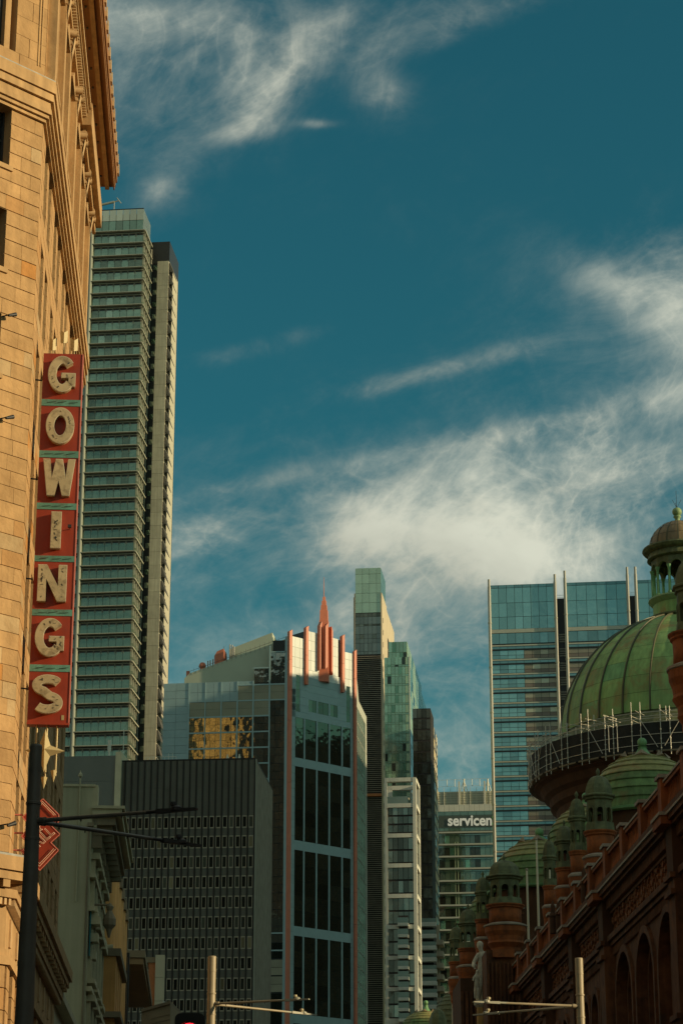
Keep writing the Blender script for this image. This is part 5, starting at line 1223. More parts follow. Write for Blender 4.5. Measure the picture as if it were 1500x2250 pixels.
for i in range(len(pil) - 1):
    ya, yb = pil[i] + .8, pil[i + 1] - .8; big = yb - ya > 15
    if big:
        n_ = 3; arcs = [(ya + (yb - ya) * (j + .5) / 3, 2.25, 15.6) for j in range(3)]
    else: n_ = 3; arcs = [(ya + (yb - ya) * (j + .5) / 3, 1.12, 15.9) for j in range(3)]
    A_ = [(qs(y), r, z) for y, r, z in arcs]
    mb = MB(); arch_piece(mb, Q, qs(yb), qs(ya), 0, 18.55, A_, -1.05, 0); mb.build('arcade_wall', m['qs'], hall)
    for s_, r, z in A_:
        mb = MB(); arch_ring(mb, Q, s_, r, z, .34, 0, .16, 5); o = mb.build('arch_moulding', m['qs'], hall)
        mb = MB(); arch_ring(mb, Q, s_, r - .42, z, .22, -.9, -.35, 7); mb.box(Q, s_ - r, s_ + r, z - 5.2, z - 4.6, -.95, -.3); mb.build('inner_arch', m['qs'], hall)
        mb = MB(); mb.box(Q, s_ - .12, s_ + .12, z - 8, z, -.95, -.6)
        rr = (r - .45) / 2
        arch_ring(mb, Q, s_ - rr, rr * .72, z - .6, .12, -.95, -.62, 6, 8); arch_ring(mb, Q, s_ + rr, rr * .72, z - .6, .12, -.95, -.62, 6, 8)
        mb.build('tracery', m['qs'], hall)
        mb = MB(); mb.box(Q, s_ - r, s_ + r, 4, z + r, -1.06, -1.0); mb.build('arch_glass', m['dglass'], hall)
    # relief band, strings, frieze
    rel = MB(); nn_ = int((yb - ya) / .42)
    for j in range(nn_):
        s_ = qs(yb) + (qs(ya) - qs(yb)) * (j + .5) / nn_
        for q in range(3):
            z = 19.35 + .33 * q + .1 * ((j + q) % 2); w = .08 + .09 * random.random()
            rel.prism(Q, [(s_ - w, z), (s_, z - w * 1.2), (s_ + w, z), (s_, z + w * 1.3)], 0, random.uniform(.05, .16))
    rel.build('carved_relief', m['qr'], hall, 'stuff')
    qb(hall, 'frieze_panel', m['qr'], ya, yb, 19.05, 20.15, -1.05, .0)
    co = MB(); nn_ = int((yb - ya) / .3)
    for j in range(nn_):
        s_ = qs(yb) + (qs(ya) - qs(yb)) * (j + .5) / nn_
        co.box(Q, s_ - .08, s_ + .08, 20.32, 20.8, 0, .38); co.box(Q, s_ - .07, s_ + .07, 18.1, 18.5, 0, .14)
    co.build('corbel_row', m['qs'], hall, 'stuff')
for (a, b, z0, z1, d) in ((71, 152, 18.55, 18.75, .22), (71, 152, 18.77, 19.03, .36), (71, 152, 20.15, 20.30, .18)): qb(hall, 'string_course', m['qs'], a, b, z0, z1, -1.05, d)
qb(hall, 'frieze_wall', m['qd'], 71, 152, 20.30, 20.8, -1.05, .0)
for Y in pil:
    qb(hall, 'pilaster', m['qs'], Y - .75, Y + .75, 0, 18.55, -1.05, .55); qb(hall, 'pilaster', m['qd'], Y - .7, Y + .7, 18.55, 20.8, -1.05, .56)
    for z in (12.8, 17.9, 18.6): qb(hall, 'pilaster_band', m['qs'], Y - .82, Y + .82, z, z + .22, .5, .72)
    qb(hall, 'cornice_break', m['qt'], Y - 1.0, Y + 1.0, 20.8, 21.16, .6, 1.05); qb(hall, 'cornice_break', m['qc'], Y - 1.05, Y + 1.05, 21.16, 21.3, .6, 1.12)
qb(hall, 'cornice', m['qs'], 71, 152, 20.8, 20.95, -1.0, .58); qb(hall, 'cornice', m['qs'], 71, 152, 20.95, 21.16, -1.0, .74); qb(hall, 'cornice_lip', m['qc'], 71, 152, 21.16, 21.26, -1.0, .84)
# balustrade
qb(hall, 'balustrade_base', m['qs'], 71, 152, 21.26, 21.5, .1, .82)
bl_ = MB(); Y = 76.5; peds = []; BO = .46
while Y < 151:
    peds.append(Y); Y += 5.2
for Y in peds:
    qb(hall, 'pedestal', m['qt'], Y - .36, Y + .36, 21.5, 22.95, -.34 + BO, .36 + BO); qb(hall, 'pedestal_cap', m['qc'], Y - .5, Y + .5, 22.95, 23.1, -.46 + BO, .46 + BO)
    qb(hall, 'coping', m['qc'], Y + .46, Y + 4.74, 22.72, 22.82, -.26 + BO, .28 + BO); qb(hall, 'coping_rail', m['qt'], Y + .4, Y + 4.8, 22.56, 22.72, -.2 + BO, .22 + BO)
    for j in range(11):
        s_ = qs(Y + .6 + .4 * j); c = Q.pt(s_, 21.5, BO); bl_.lathe((c.x, c.y, c.z), [(.08, 0), (.12, .15), (.13, .35), (.06, .7), (.06, .9), (.11, 1.06)], 6, smooth=True)
bl_.build('baluster_row', m['qt'], hall, 'stuff')
for Y in (84, 92.2, 100.2, 108.3): 
    mb = MB(); c = Q.pt(qs(Y), 0, -1.6); mb.lathe((c.x, c.y, 22.6), [(.8, 0), (.8, .9), (.7, 1.3), (.45, 1.6), (.1, 1.75)], 12, smooth=True); mb.build('roof_cowl', m['qd'], hall)
qb(hall, 'attic_wall', m['qd'], 88, 265, 22, 24.2, -26, -3.2)
qb(hall, 'attic_coping', m['qc'], 71, 265, 24.2, 24.4, -26, -3.0)

# turrets
def turret(Y, d, zr, r, k, cup=True, lab=None, rf=1.06):
    c = Q.pt(qs(Y), 0, d); c = Vector((c.x, c.y, zr))
    mb = MB(); mb.lathe(c, [(r, .12 * k), (r * .97, .6 * k), (r, 1.22 * k)], 24, smooth=True, cap=True); T = mb.build('turret', m['qt'], hall)
    if lab: T['label'] = lab
    mb = MB(); mb.lathe(c, [(r * .45, -2.7 * k), (r * .72, -2.45 * k), (r * .70, -2.2 * k), (r * .92, -1.9 * k), (r * .88, -1.75 * k), (r * .9, -1.5 * k), (r * 1.12, -1.2 * k), (r * 1.06, -1.05 * k), (r * 1.1, -.75 * k), (r * 1.24, -.45 * k), (r * 1.26, -.1 * k)], 24); mb.build('corbel', m['qt'], T)
    mb = MB(); mb.lathe(c, [(r * 1.2, -.14 * k), (r * 1.33, -.08 * k), (r * 1.33, .02 * k), (r, .14 * k)], 24); mb.build('lower_rim', m['qc'], T)
    mb = MB(); mb.lathe(c, [(r, 1.08 * k), (r * 1.1, 1.14 * k), (r * 1.1, 1.2 * k), (r * 1.2, 1.3 * k), (r * 1.2, 1.36 * k), (r * .9, 1.4 * k)], 24, cap=True); mb.build('upper_rim', m['qt'], T)
    sc_, zc_ = qs(Y), zr - 2.7 * k
    mb = MB(); mb.lathe((c.x, c.y, 0), [(r * .62, 20), (r * .62, zc_ + .3)], 8); mb.build('turret_shaft', m['qt'], T)
    if not cup: return T
    z0 = 1.38 * k; ro = r * rf
    mb = MB(); mb.lathe(c, [(ro * 1.05, z0), (ro * .98, z0 + .42 * k)], 8, cap=True, phase=R(20)); mb.build('cupola_base', m['copg'], T)
    mb = MB(); w = ro * .88 * 2 * math.sin(math.pi / 8); ap = ro * .88 * math.cos(math.pi / 8)
    for i in range(8):
        a = R(20) + math.pi / 8 + i * math.pi / 4; nn_ = Vector((math.cos(a), math.sin(a), 0)); u = Vector((-nn_.y, nn_.x, 0))
        p = c + nn_ * ap; pl = PL(p.x, p.y, u.x, u.y)
        arch_piece(mb, pl, -w / 2, w / 2, c.z + z0 + .42 * k, c.z + z0 + 1.62 * k, [(0, w * .29, c.z + z0 + 1.05 * k)], -.12 * k, 0, 8)
        arch_ring(mb, pl, 0, w * .29, c.z + z0 + 1.05 * k, w * .07, 0, .04 * k, .5 * k, 8)
    mb.build('cupola_arcade', m['copg'], T)
    zc = z0 + 1.62 * k
    mb = MB(); mb.lathe(c, [(ro * .9, zc), (ro * 1.02, zc + .05 * k), (ro * 1.0, zc + .14 * k), (ro * 1.16, zc + .2 * k), (ro * 1.16, zc + .27 * k), (ro * .96, zc + .34 * k)], 8, cap=True, phase=R(20)); mb.build('cupola_cornice', m['copg'], T)
    mb = MB(); prof = [(ro * .96 * math.cos(t) ** .8, zc + .34 * k + 1.02 * k * math.sin(t)) for t in [R(a) for a in (0, 15, 30, 45, 60, 75, 86)]]; mb.lathe(c, prof, 8, phase=R(20)); mb.build('cupola_roof', m['copg'], T)
    zt_ = zc + 1.34 * k; mb = MB(); mb.lathe(c, [(.10 * k, zt_ - .05), (.06 * k, zt_ + .12 * k), (.11 * k, zt_ + .2 * k), (.10 * k, zt_ + .3 * k), (.02, zt_ + .45 * k)], 8, smooth=True); mb.build('finial', m['copg'], T)
    return T
for i, (x, ytop, ybot, Y, w) in enumerate(((1526, 1398, 1470, 97, 96), (1320, 1831, 1885, 125, 62), (1272, 1874, 1925, 133.5, 37), (1243, 1911, 1952, 139, 40), (1210, 1950, 1994, 146, 30), (1110, 1993, 2036, 154, 72), (1063, 2024, 2065, 178, 34), (1030, 2088, 2126, 186, 42), (1003, 2117, 2151, 200, 30))):
    p = at(x, ybot, Y); dd = (p - Q.pt(qs(Y), 0)).dot(Q.n); k = (at(x, ytop, Y).z - p.z) / 1.3; r_ = w / 2 / (5060 / Y)
    turret(Y, dd, p.z, r_, k, rf=.80 if i == 0 else 1.06)
# fluted piers and pavilion by the portal
def lump(name, mat, x0, x1, Y, z0, z1, dep):
    a, b = at(x0, 2100, Y), at(x1, 2100, Y); pl = PL(a.x, a.y, .999, .03); w = (b - a).length
    return pbox(hall, name, m[mat], pl, 0, w, z0, z1, -dep, 0), pl, w
o, pl, w = lump('portal_block', 'qs', 1068, 1146, 153, 0, at(1100, 2088, 153).z, 8)
for j in range(9): pbox(hall, 'fluted_pier', m['qs'], pl, .05 + w * j / 9, w * (j + .62) / 9, 0, at(1100, 2112, 152).z, 0, .18)
pbox(hall, 'portal_cap', m['qt'], pl, .4, w - .5, at(1100, 2100, 152).z, at(1100, 2082, 152).z, 0, .28)
o, pl, w = lump('portal_wing', 'qd', 1010, 1060, 182, 0, at(1030, 2150, 182).z, 8)
for j in range(5): pbox(hall, 'fluted_pier', m['qs'], pl, w * j / 5, w * (j + .6) / 5, 0, at(1030, 2180, 182).z, 0, .18)
o, pl, w = lump('back_wall', 'qs', 1140, 1215, 172, 0, at(1180, 1998, 172).z, 3)
pbox(hall, 'back_coping', m['qc'], pl, -.2, w + .2, at(1180, 1998, 172).z, at(1180, 1995, 172).z, -1, .15)
for j in range(3): mb = MB(); zz_ = at(1180, 2022, 172).z; arch_ring(mb, pl, w * (j + .5) / 3.2, .42, zz_, .12, 0, .12, .6, 8); mb.build('blind_arch', m['qs'], hall)
for (x, y, Y, w_) in ((1192, 2112, 141, .5), (1249, 2062, 131, .5), (1310, 1995, 119, .5)):
    p = at(x, y, Y)
    mb = MB(); mb.lathe(p, [(.16, -.1), (.22, .1), (.10, .35), (.2, .5), (.02, .7)], 8); mb.build('roof_ornament', m['statue'], hall)
for (x, y, Y) in ((1170, 2050, 143), (1284, 1975, 121), (1300, 1955, 120), (1215, 2035, 131.5), (1228, 2025, 131)):
    p = at(x, y, Y); zb_ = 22.0
    mb = MB(); mb.lathe((p.x, p.y, zb_), [(.2, -.4), (.2, .5), (.26, .6), (.14, .8), (.12, 1.2), (.02, 1.5)], 8); mb.build('pinnacle', m['qd'], hall)
# small domes
def small_dome(x, Y, ytop, ybase, r, yball, mat='cop2', drum=True, nb_=9):
    c = at(x, ybase, Y); h = at(x, ytop, Y).z - c.z
    mb = MB(); P = [(r * math.cos(R(a)) ** .9 * .97, h * math.sin(R(a)) - .02) for a in range(0, 86, 8)]; mb.lathe(c, P, 40, smooth=True, cap=False); D = mb.build('small_dome', m['gap'], hall)
    for i in range(nb_):
        t0, t1 = R(83 * i / nb_), R(83 * (i + 1) / nb_)
        f = lambda t: (r * math.cos(t) ** .9, h * math.sin(t))
        (r0, z0), (r1, z1) = f(t0), f(t1)
        mb = MB(); mb.lathe(c, [(r0 * .985, z0 - .01), (r0 + .11, z0 - .02), (r0 + .10, z0 + .04), ((r0 + r1) / 2 + .05, (z0 + z1) / 2 + .03), (r1 + .01, z1 + .01)], 40, smooth=False)
        mb.build('copper_band', m[('cops' if i < 4 else 'cop2') if mat == 'cop2' else mat], D)
    bz = at(x, yball, Y).z - c.z
    mb = MB(); mb.lathe(c, [(r * .22, h * .97), (r * .12, h + (bz - h) * .25), (r * .07, h + (bz - h) * .6), (r * .09, bz - .28)], 16, smooth=True)
    q = r * .088; mb.lathe(c, [(.02, bz - q)] + [(q * math.cos(R(a)), bz + q * math.sin(R(a))) for a in range(-60, 80, 20)] + [(.01, bz + q)], 16, smooth=True); mb.build('finial', m['cop3'], D)
    for a in (200, 250, 300, 340):
        t = R(66); ang = R(a + 10); rr_ = r * math.cos(t) ** .9; zz_ = h * math.sin(t); o_ = Vector((math.cos(ang), math.sin(ang), 0)); u = Vector((-o_.y, o_.x, 0)); b_ = c + o_ * (rr_ + .06) + Vector((0, 0, zz_))
        w_ = r * .16; mb = MB(); mb.add([b_ - u * w_, b_ + o_ * .12 + Vector((0, 0, r * .05)), b_ + u * w_, b_ + o_ * -.25 + Vector((0, 0, r * .14)), b_ - Vector((0, 0, .02))], [(0, 1, 3), (1, 2, 3), (0, 4, 1), (1, 4, 2)]); mb.build('eyelid_vent', m['copd'], D)
    mb = MB(); mb.lathe(c, [(r * .98, -.25), (r * 1.07, -.18), (r * 1.08, -.05), (r * 1.0, .02)], 40); mb.build('dome_rim', m['cop3'], D)
    mb = MB(); mb.lathe(c, [(r * .92, -7), (r * .92, -.22)], 24); mb.build('dome_drum', m['qd'], D)
small_dome(1417, 135, 1662, 1792, 3.3, 1632)
small_dome(1188, 175, 1848, 1960, 3.8, 1829)
small_dome(1092, 215, 1952, 2035, 2.75, 1920)
small_dome(1290, 165, 1775, 1880, 2.9, 1750)
small_dome(1005, 262, 2180, 2262, 2.7, 2150, 'copg')
small_dome(936, 300, 2223, 2275, 3.3, 2204)
c_ = at(962, 2262, 250); mb = MB(); mb.lathe(c_, [(1.05, 0)] + [(1.0 * math.cos(R(a)) ** .8, 2.1 * math.sin(R(a))) for a in (10, 30, 50, 70, 86)], 8); mb.lathe(c_, [(.9, -6), (.9, 0), (1.15, 0), (1.15, .2)], 8); mb.build('small_cupola', m['copg'], hall)
c_ = at(1000, 2262, 262); mb = MB(); mb.lathe((c_.x, c_.y, c_.z - 5), [(2.6, 0), (2.6, 4)], 16); mb.build('drum', m['qd'], hall)
# ------------- main dome
DC = Vector((.1531 * 190, 190, 46.9)); DR, DH, NS, NR = 10.65, 10.4, 28, 9; LK = 1.11
mb = MB(); mb.lathe(DC, [((DR - .06) * math.cos(R(a)), (DH - .06) * math.sin(R(a))) for a in range(0, 79, 6)], 56, smooth=True); DOME = mb.build('main_dome', m['gap'], hall)
ca_ = math.atan2(-DC.y, -DC.x); dA = 2 * math.pi / NS
for j in range(NR):
    t0, t1 = R(78) * j / NR, R(78) * (j + 1) / NR
    vs, fs = [], []; sd = (t1 - t0) * .008
    for b in range(4):
        t = t0 + sd + (t1 - t0 - 2 * sd) * b / 3
        for a in range(5):
            g = -dA / 2 + dA * a / 4; g *= .995; vs.append((DR * math.cos(t) * math.cos(g), DR * math.cos(t) * math.sin(g), DH * math.sin(t)))
    fs = [(b * 5 + a, b * 5 + a + 1, (b + 1) * 5 + a + 1, (b + 1) * 5 + a) for b in range(3) for a in range(4)]
    me = bpy.data.meshes.new('copper_panel'); me.from_pydata(vs, [], fs); me.materials.append(m['cop']); me.polygons.foreach_set('use_smooth', [True] * len(fs))
    for i in range(NS): link('copper_panel', me, Matrix.Translation(DC) @ Matrix.Rotation(ca_ + dA * (i + .28), 4, 'Z'), DOME)
mb = MB(); pr = []
for a in range(0, 80, 6): pr.append(R(a))
vs, fs = [], []
for t in pr:
    w = .085 * (1 - t * .25); 
    for (y, dr) in ((-w, -.02), (-w * .6, .15), (w * .6, .15), (w, -.02)): vs.append(((DR + dr) * math.cos(t), y, (DH + dr) * math.sin(t)))
for b in range(len(pr) - 1):
    for a in range(3): fs.append((b * 4 + a, b * 4 + a + 1, (b + 1) * 4 + a + 1, (b + 1) * 4 + a))
rme = bpy.data.meshes.new('dome_rib'); rme.from_pydata(vs, [], fs); rme.materials.append(m['rib'])
for i in range(NS): link('dome_rib', rme, Matrix.Translation(DC) @ Matrix.Rotation(ca_ + dA * (i + .28 + .5), 4, 'Z'), DOME)
# lantern
def lz(prof, name, mat, n=32, **k): mb = MB(); mb.lathe((DC.x, DC.y, 0), [(r * LK, z) for r, z in prof], n, **k); return mb.build(name, m[mat], hall)
LN = lz([(2.55, 56.0), (2.6, 56.5), (2.4, 56.6), (2.35, 57.0)], 'lantern', 'copg', cap=True)
def ls(prof, name, mat, n=32, **k): mb = MB(); mb.lathe((DC.x, DC.y, 0), [(r * LK, z) for r, z in prof], n, **k); return mb.build(name, m[mat], LN)
ls([(2.35, 56.9), (2.62, 57.1), (2.62, 57.25), (2.2, 57.3)], 'lantern_moulding', 'copg'); ls([(2.2, 57.25), (2.2, 58.45)], 'lantern_base', 'cop')
ls([(2.2, 58.4), (2.35, 58.55), (2.55, 58.8), (2.5, 58.95), (2.2, 59.0), (0.1, 59.0)], 'lantern_moulding', 'copf')
for i in range(12):
    a = ca_ + R(8) + 2 * math.pi * i / 12; c = (DC.x + 2.4 * math.cos(a), DC.y + 2.4 * math.sin(a), 0)
    mb = MB(); mb.lathe(c, [(.2, 59.0), (.2, 59.15), (.13, 59.25), (.115, 61.2), (.2, 61.45), (.2, 61.55)], 8, smooth=True); mb.build('lantern_column', m['cop3'], LN)
mb = MB(); ap = 2.44 * math.cos(math.pi / 12); w = 2 * 2.44 * math.sin(math.pi / 12)
for i in range(12):
    a = ca_ + R(8) + math.pi / 12 + 2 * math.pi * i / 12; nn_ = Vector((math.cos(a), math.sin(a), 0)); u = Vector((-nn_.y, nn_.x, 0)); p = DC + nn_ * ap; pl = PL(p.x, p.y, u.x, u.y)
    arch_piece(mb, pl, -w / 2, w / 2, 61.5, 62.5, [(0, w * .36, 61.5)], -.25, 0, 10); arch_ring(mb, pl, 0, w * .36, 61.5, .08, 0, .06, 0, 10)
mb.build('lantern_arcade', m['copg'], LN)
ls([(2.25, 62.4), (2.5, 62.5), (2.45, 62.7), (2.35, 63.0), (2.7, 63.15), (2.85, 63.35), (2.8, 63.5), (2.4, 63.6), (.1, 63.6)], 'lantern_cornice', 'copg')
ls([(2.42, 63.3), (2.48, 63.05), (2.3, 63.0)], 'lantern_cornice', 'copd')
LD, LH = 2.56, 2.5
for j in range(4):
    t0, t1 = R(84) * j / 4, R(84) * (j + 1) / 4
    for i in range(16):
        mb = MB(); a0 = ca_ + 2 * math.pi * i / 16 + .02; a1 = ca_ + 2 * math.pi * (i + 1) / 16 - .02
        mb.lathe((DC.x, DC.y, 63.55), [(LD * math.cos(t0 + (t1 - t0) * q), LH * math.sin(t0 + (t1 - t0) * q)) for q in (.02, .35, .67, .98)], 3, a0, a1, smooth=True); mb.build('cap_panel', m['copd'], LN)
for i in range(16):
    mb = MB(); a0 = ca_ + 2 * math.pi * i / 16 - .025; mb.lathe((DC.x, DC.y, 63.55), [((LD + .05) * math.cos(R(t)), (LH + .05) * math.sin(R(t))) for t in range(0, 86, 12)], 1, a0, a0 + .05, smooth=True); mb.build('cap_rib', m['rib'], LN)
ls([((LD - .07) / LK, 63.5), (1.6, 65.2), (.3, 65.9)], 'cap_core', 'gap')
ls([(.34, 65.85), (.2, 66.1), (.19, 66.35), (.3, 66.45), (.3, 66.55), (.15, 66.6)] , 'finial_neck', 'copf', 12, smooth=True)
ls([(.15, 66.55)] + [(.38 * math.cos(R(a)), 66.95 + .4 * math.sin(R(a))) for a in range(-60, 81, 20)] + [(.01, 67.35)], 'finial_ball', 'copf', 16, smooth=True)
mb = MB(); b_ = Vector((DC.x, DC.y, 67.3))
for dx, dz_ in ((0, 1.6), (-.35, .75), (.42, .8), (-.1, .5)): mb.tube(b_, b_ + Vector((dx, 0, dz_)), .02, 4)
mb.build('spike', m['frame_d'], LN)
# drum with cornice
def ld(prof, name, mat, n=48, **k): mb = MB(); mb.lathe((DC.x, DC.y, 0), [(r * 1.08, z) for r, z in prof], n, **k); return mb.build(name, m[mat], hall)
ld([(12.2, 43.3), (12.0, 42.6), (11.6, 42.4), (11.3, 41.8), (10.9, 41.5), (10.8, 40.9), (10.4, 40.6), (10.3, 39.9)], 'drum_cornice', 'qd'); ld([(12.2, 43.3), (9.8, 46.9)], 'drum_roof', 'copg')
mb = MB(); n_ = 40; rD = 10.91; ap = rD * math.cos(math.pi / n_); w = 2 * rD * math.sin(math.pi / n_)
for i in range(n_):
    a = 2 * math.pi * (i + .5) / n_; nn_ = Vector((math.cos(a), math.sin(a), 0))
    if nn_.y > .35: continue
    u = Vector((-nn_.y, nn_.x, 0)); p = DC + nn_ * ap; pl = PL(p.x, p.y, u.x, u.y)
    arch_piece(mb, pl, -w / 2, w / 2, 36.0, 40.0, [(0, w * .30, 38.6)], -.6, 0, 8); arch_ring(mb, pl, 0, w * .30, 38.6, .12, 0, .1, 1.4, 8)
mb.build('drum_arcade', m['qt'], hall)
ld([(9.55, 30), (9.55, 42)], 'drum_core', 'qd'); ld([(10.1, 28), (10.1, 36.0), (10.35, 36.05), (10.35, 36.3), (10.1, 36.3)], 'drum_wall', 'qt'); ld([(10.1, 33.0), (10.4, 33.1), (10.4, 33.5), (10.1, 33.6)], 'drum_moulding', 'qs')
# ------------- scaffolding ring
scf = thing('scaffolding', 'ring of galvanised scaffolding with dark netting round the foot of the big copper dome', 'scaffolding', (DC.x, DC.y, 42.8))
RS = 13.35; zN0, zN1 = 42.9, 45.15
for i in range(36):
    a0 = 2 * math.pi * i / 36; a1 = 2 * math.pi * (i + 1) / 36
    mb = MB(); mb.lathe((DC.x, DC.y, 0), [(RS - .05, zN0), (RS - .03, zN1)], 2, a0, a1); mb.build('netting_panel', m['mesh'], scf)
    mb = MB(); mb.lathe((DC.x, DC.y, 0), [(RS - 1.3, zN0 - .12), (RS + .1, zN0 - .12), (RS + .1, zN0), (RS - 1.3, zN0), (RS - 1.3, zN0 - .12)], 2, a0 + .01, a1 - .01); mb.build('deck_board', m['plank'], scf)
tubes = []
def P3(a, r, z): return Vector((DC.x + r * math.cos(a), DC.y + r * math.sin(a), z))
std = MB()
for i in range(36):
    a = 2 * math.pi * i / 36 + .04
    if math.sin(a) > .45: continue
    for da, rr_ in ((0, RS + .06), (.055, RS + .06), (.02, RS - 1.25)):
        hgt = random.uniform(46.0, 47.0)
        mb = MB(); mb.tube(P3(a + da, rr_, zN0 - .4), P3(a + da, rr_, hgt), .035, 6)
        for q in range(5): mb.tube(P3(a + da, rr_, zN0 + .1 + .75 * q), P3(a + da, rr_, zN0 + .2 + .75 * q), .065, 6)
        mb.build('standard', m['scaf'], scf)
    a2 = a + 2 * math.pi / 36
    for z in (zN0 + .5, zN0 + 1.3, zN1 + .35, zN1 + .85):
        for rr_ in ((RS + .07,) if z < zN1 else (RS + .07, RS - 1.2)): mb = MB(); mb.tube(P3(a, rr_, z), P3(a2, rr_, z), .025, 5); mb.build('ledger', m['scaf'], scf)
    if i % 2 == 0: mb = MB(); mb.tube(P3(a + .05, RS + .1, zN1 + .4), P3(a2 - .02, RS + .1, zN0 + .2), .025, 5); mb.build('brace', m['scaf'], scf)
    elif i % 3 == 1: mb = MB(); mb.tube(P3(a + .02, RS + .1, zN0 + .3), P3(a2 - .05, RS + .1, zN1 + .3), .025, 5); mb.build('brace', m['scaf'], scf)
    for q in range(3):
        z = zN1 + .3 + .35 * q; aa = a + random.uniform(-.01, .07); mb = MB(); mb.tube(P3(aa, RS + .3, z), P3(aa + .01, RS - 1.6, z + .05), .025, 5); mb.build('transom', m['scaf'], scf)
for x in (1336, 1355, 1420, 1433, 1443, 1486, 1494):
    p = at(x, 1605, 178); mb = MB(); mb.tube(Vector((p.x, p.y, zN0)), p + Vector((0, 0, random.uniform(.1, .7))), .03, 6); mb.build('spare_tube', m['rt_post'], scf)
# flagpoles on the hall
for x, y0, y1, Y, lb in ((1157, 1914, 2100, 158, 'shorter pale flagpole at the left side of the green banded dome'), (1178, 1847, 2075, 158, 'pale flagpole crossing the middle of the green banded dome'), (1205, 1849, 1960, 160, 'pale flagpole right of the banded dome centre, beside the green cupolas'), (993, 2181, 2290, 205, 'thin pale post at the left of the grey ribbed dome'), (1006, 2187, 2290, 205, 'thin pale post in front of the grey ribbed dome, right of its twin')):
    p = at(x, y0, Y); zb_ = at(x, y1, Y).z; t = thing('flagpole', lb, 'flagpole', (p.x, p.y, zb_), 'pale poles on the market hall')
    w_ = .08
    mb = MB(); mb.tube((p.x, p.y, zb_ - 1), (p.x, p.y, p.z), w_ * 1.1, 8, w_ * .8); mb.build('pole', m['flagp'], t)
    mb = MB(); mb.lathe((p.x, p.y, p.z), [(w_, 0), (w_ * 1.3, .06), (w_, .14), (.01, .18)], 8); mb.build('cap', m['qc'], t)
# ------------- statue on its pedestal
sb_ = at(1062, 2202, 156.5)
pd = thing('statue_pedestal', 'rounded yellow sandstone pedestal under the pale draped statue', 'pedestal', (sb_.x, sb_.y, 0))
mb = MB(); mb.lathe((sb_.x - .05, sb_.y, 0), [(.62, 8), (.42, 11), (.42, sb_.z - .35)], 16, smooth=True); mb.build('shaft', m['ped'], pd)
mb = MB(); mb.lathe((sb_.x - .05, sb_.y, 0), [(.42, sb_.z - .4), (.6, sb_.z - .22), (.6, sb_.z - .1), (.68, sb_.z - .06), (.68, sb_.z), (.02, sb_.z)], 16); mb.build('capstone', m['statue'], pd)
stt = thing('statue', 'weathered pale stone statue of a draped standing figure with a child at its side', 'statue', sb_)
def skin(name, verts, edges, radii, parent, mat, lvl=2):
    me = bpy.data.meshes.new(name); me.from_pydata([tuple(sb_ + Vector((v[0] * 1.35, v[1] * 1.2, v[2] * 1.2))) for v in verts], edges, [])
    o = bpy.data.objects.new(name, me); COL.objects.link(o); o.modifiers.new('skin', 'SKIN'); 
    for v, r in zip(me.skin_vertices[0].data, radii): v.radius = (r * 1.15, r * 1.15)
    me.skin_vertices[0].data[0].use_root = True
    o.modifiers.new('sub', 'SUBSURF').levels = lvl; o.modifiers['sub'].render_levels = lvl
    dg = bpy.context.evaluated_depsgraph_get(); dg.update(); m2 = bpy.data.meshes.new_from_object(o.evaluated_get(dg)); bpy.data.objects.remove(o)
    m2.materials.clear(); m2.materials.append(mat); m2.polygons.foreach_set('use_smooth', [True] * len(m2.polygons)); return link(name, m2, Matrix.Identity(4), parent)
V = [(0.02, 0, 1.78), (.06, 0, 2.15), (.04, 0, 2.52), (-.04, -.02, 2.74), (-.10, -.05, 2.86), (-.14, -.07, 3.08), (-.13, -.05, 3.22),
     (-.22, 0, 2.56), (-.42, -.12, 2.2), (-.5, -.3, 1.92), (-.42, -.38, 1.82), (.30, 0, 2.54), (.42, .02, 2.08), (.30, -.22, 1.72), (.14, -.3, 1.66),
     (-.14, 0, 1.6), (-.12, -.22, .98), (-.20, -.02, .32), (-.24, -.18, .08), (.17, 0, 1.6), (.20, -.14, .95), (.28, .02, .3), (.28, -.18, .08)]
E = [(0, 1), (1, 2), (2, 3), (3, 4), (4, 5), (5, 6), (2, 7), (7, 8), (8, 9), (9, 10), (2, 11), (11, 12), (12, 13), (13, 14), (0, 15), (15, 16), (16, 17), (17, 18), (0, 19), (19, 20), (20, 21), (21, 22)]
Rd = [.30, .28, .31, .13, .12, .18, .13, .17, .13, .10, .07, .17, .14, .10, .07, .2, .14, .09, .07, .17, .14, .09, .07]
skin('figure', V, E, Rd, stt, m['statue'])
V = [(-.34, -.32, 1.02), (-.33, -.32, 1.32), (-.32, -.34, 1.48), (-.30, -.36, 1.62), (-.28, -.36, 1.72), (-.48, -.36, 1.3), (-.52, -.42, 1.08), (-.2, -.36, 1.32), (-.12, -.4, 1.1), (-.42, -.34, .6), (-.44, -.3, .12), (-.27, -.34, .6), (-.25, -.3, .12)]
E = [(0, 1), (1, 2), (2, 3), (3, 4), (1, 5), (5, 6), (1, 7), (7, 8), (0, 9), (9, 10), (0, 11), (11, 12)]
skin('child_figure', V, E, [.13, .13, .06, .10, .07, .06, .045, .06, .045, .08, .05, .08, .05], stt, m['statue'])
mb = MB(); nA, nZ = 40, 14
vs = []
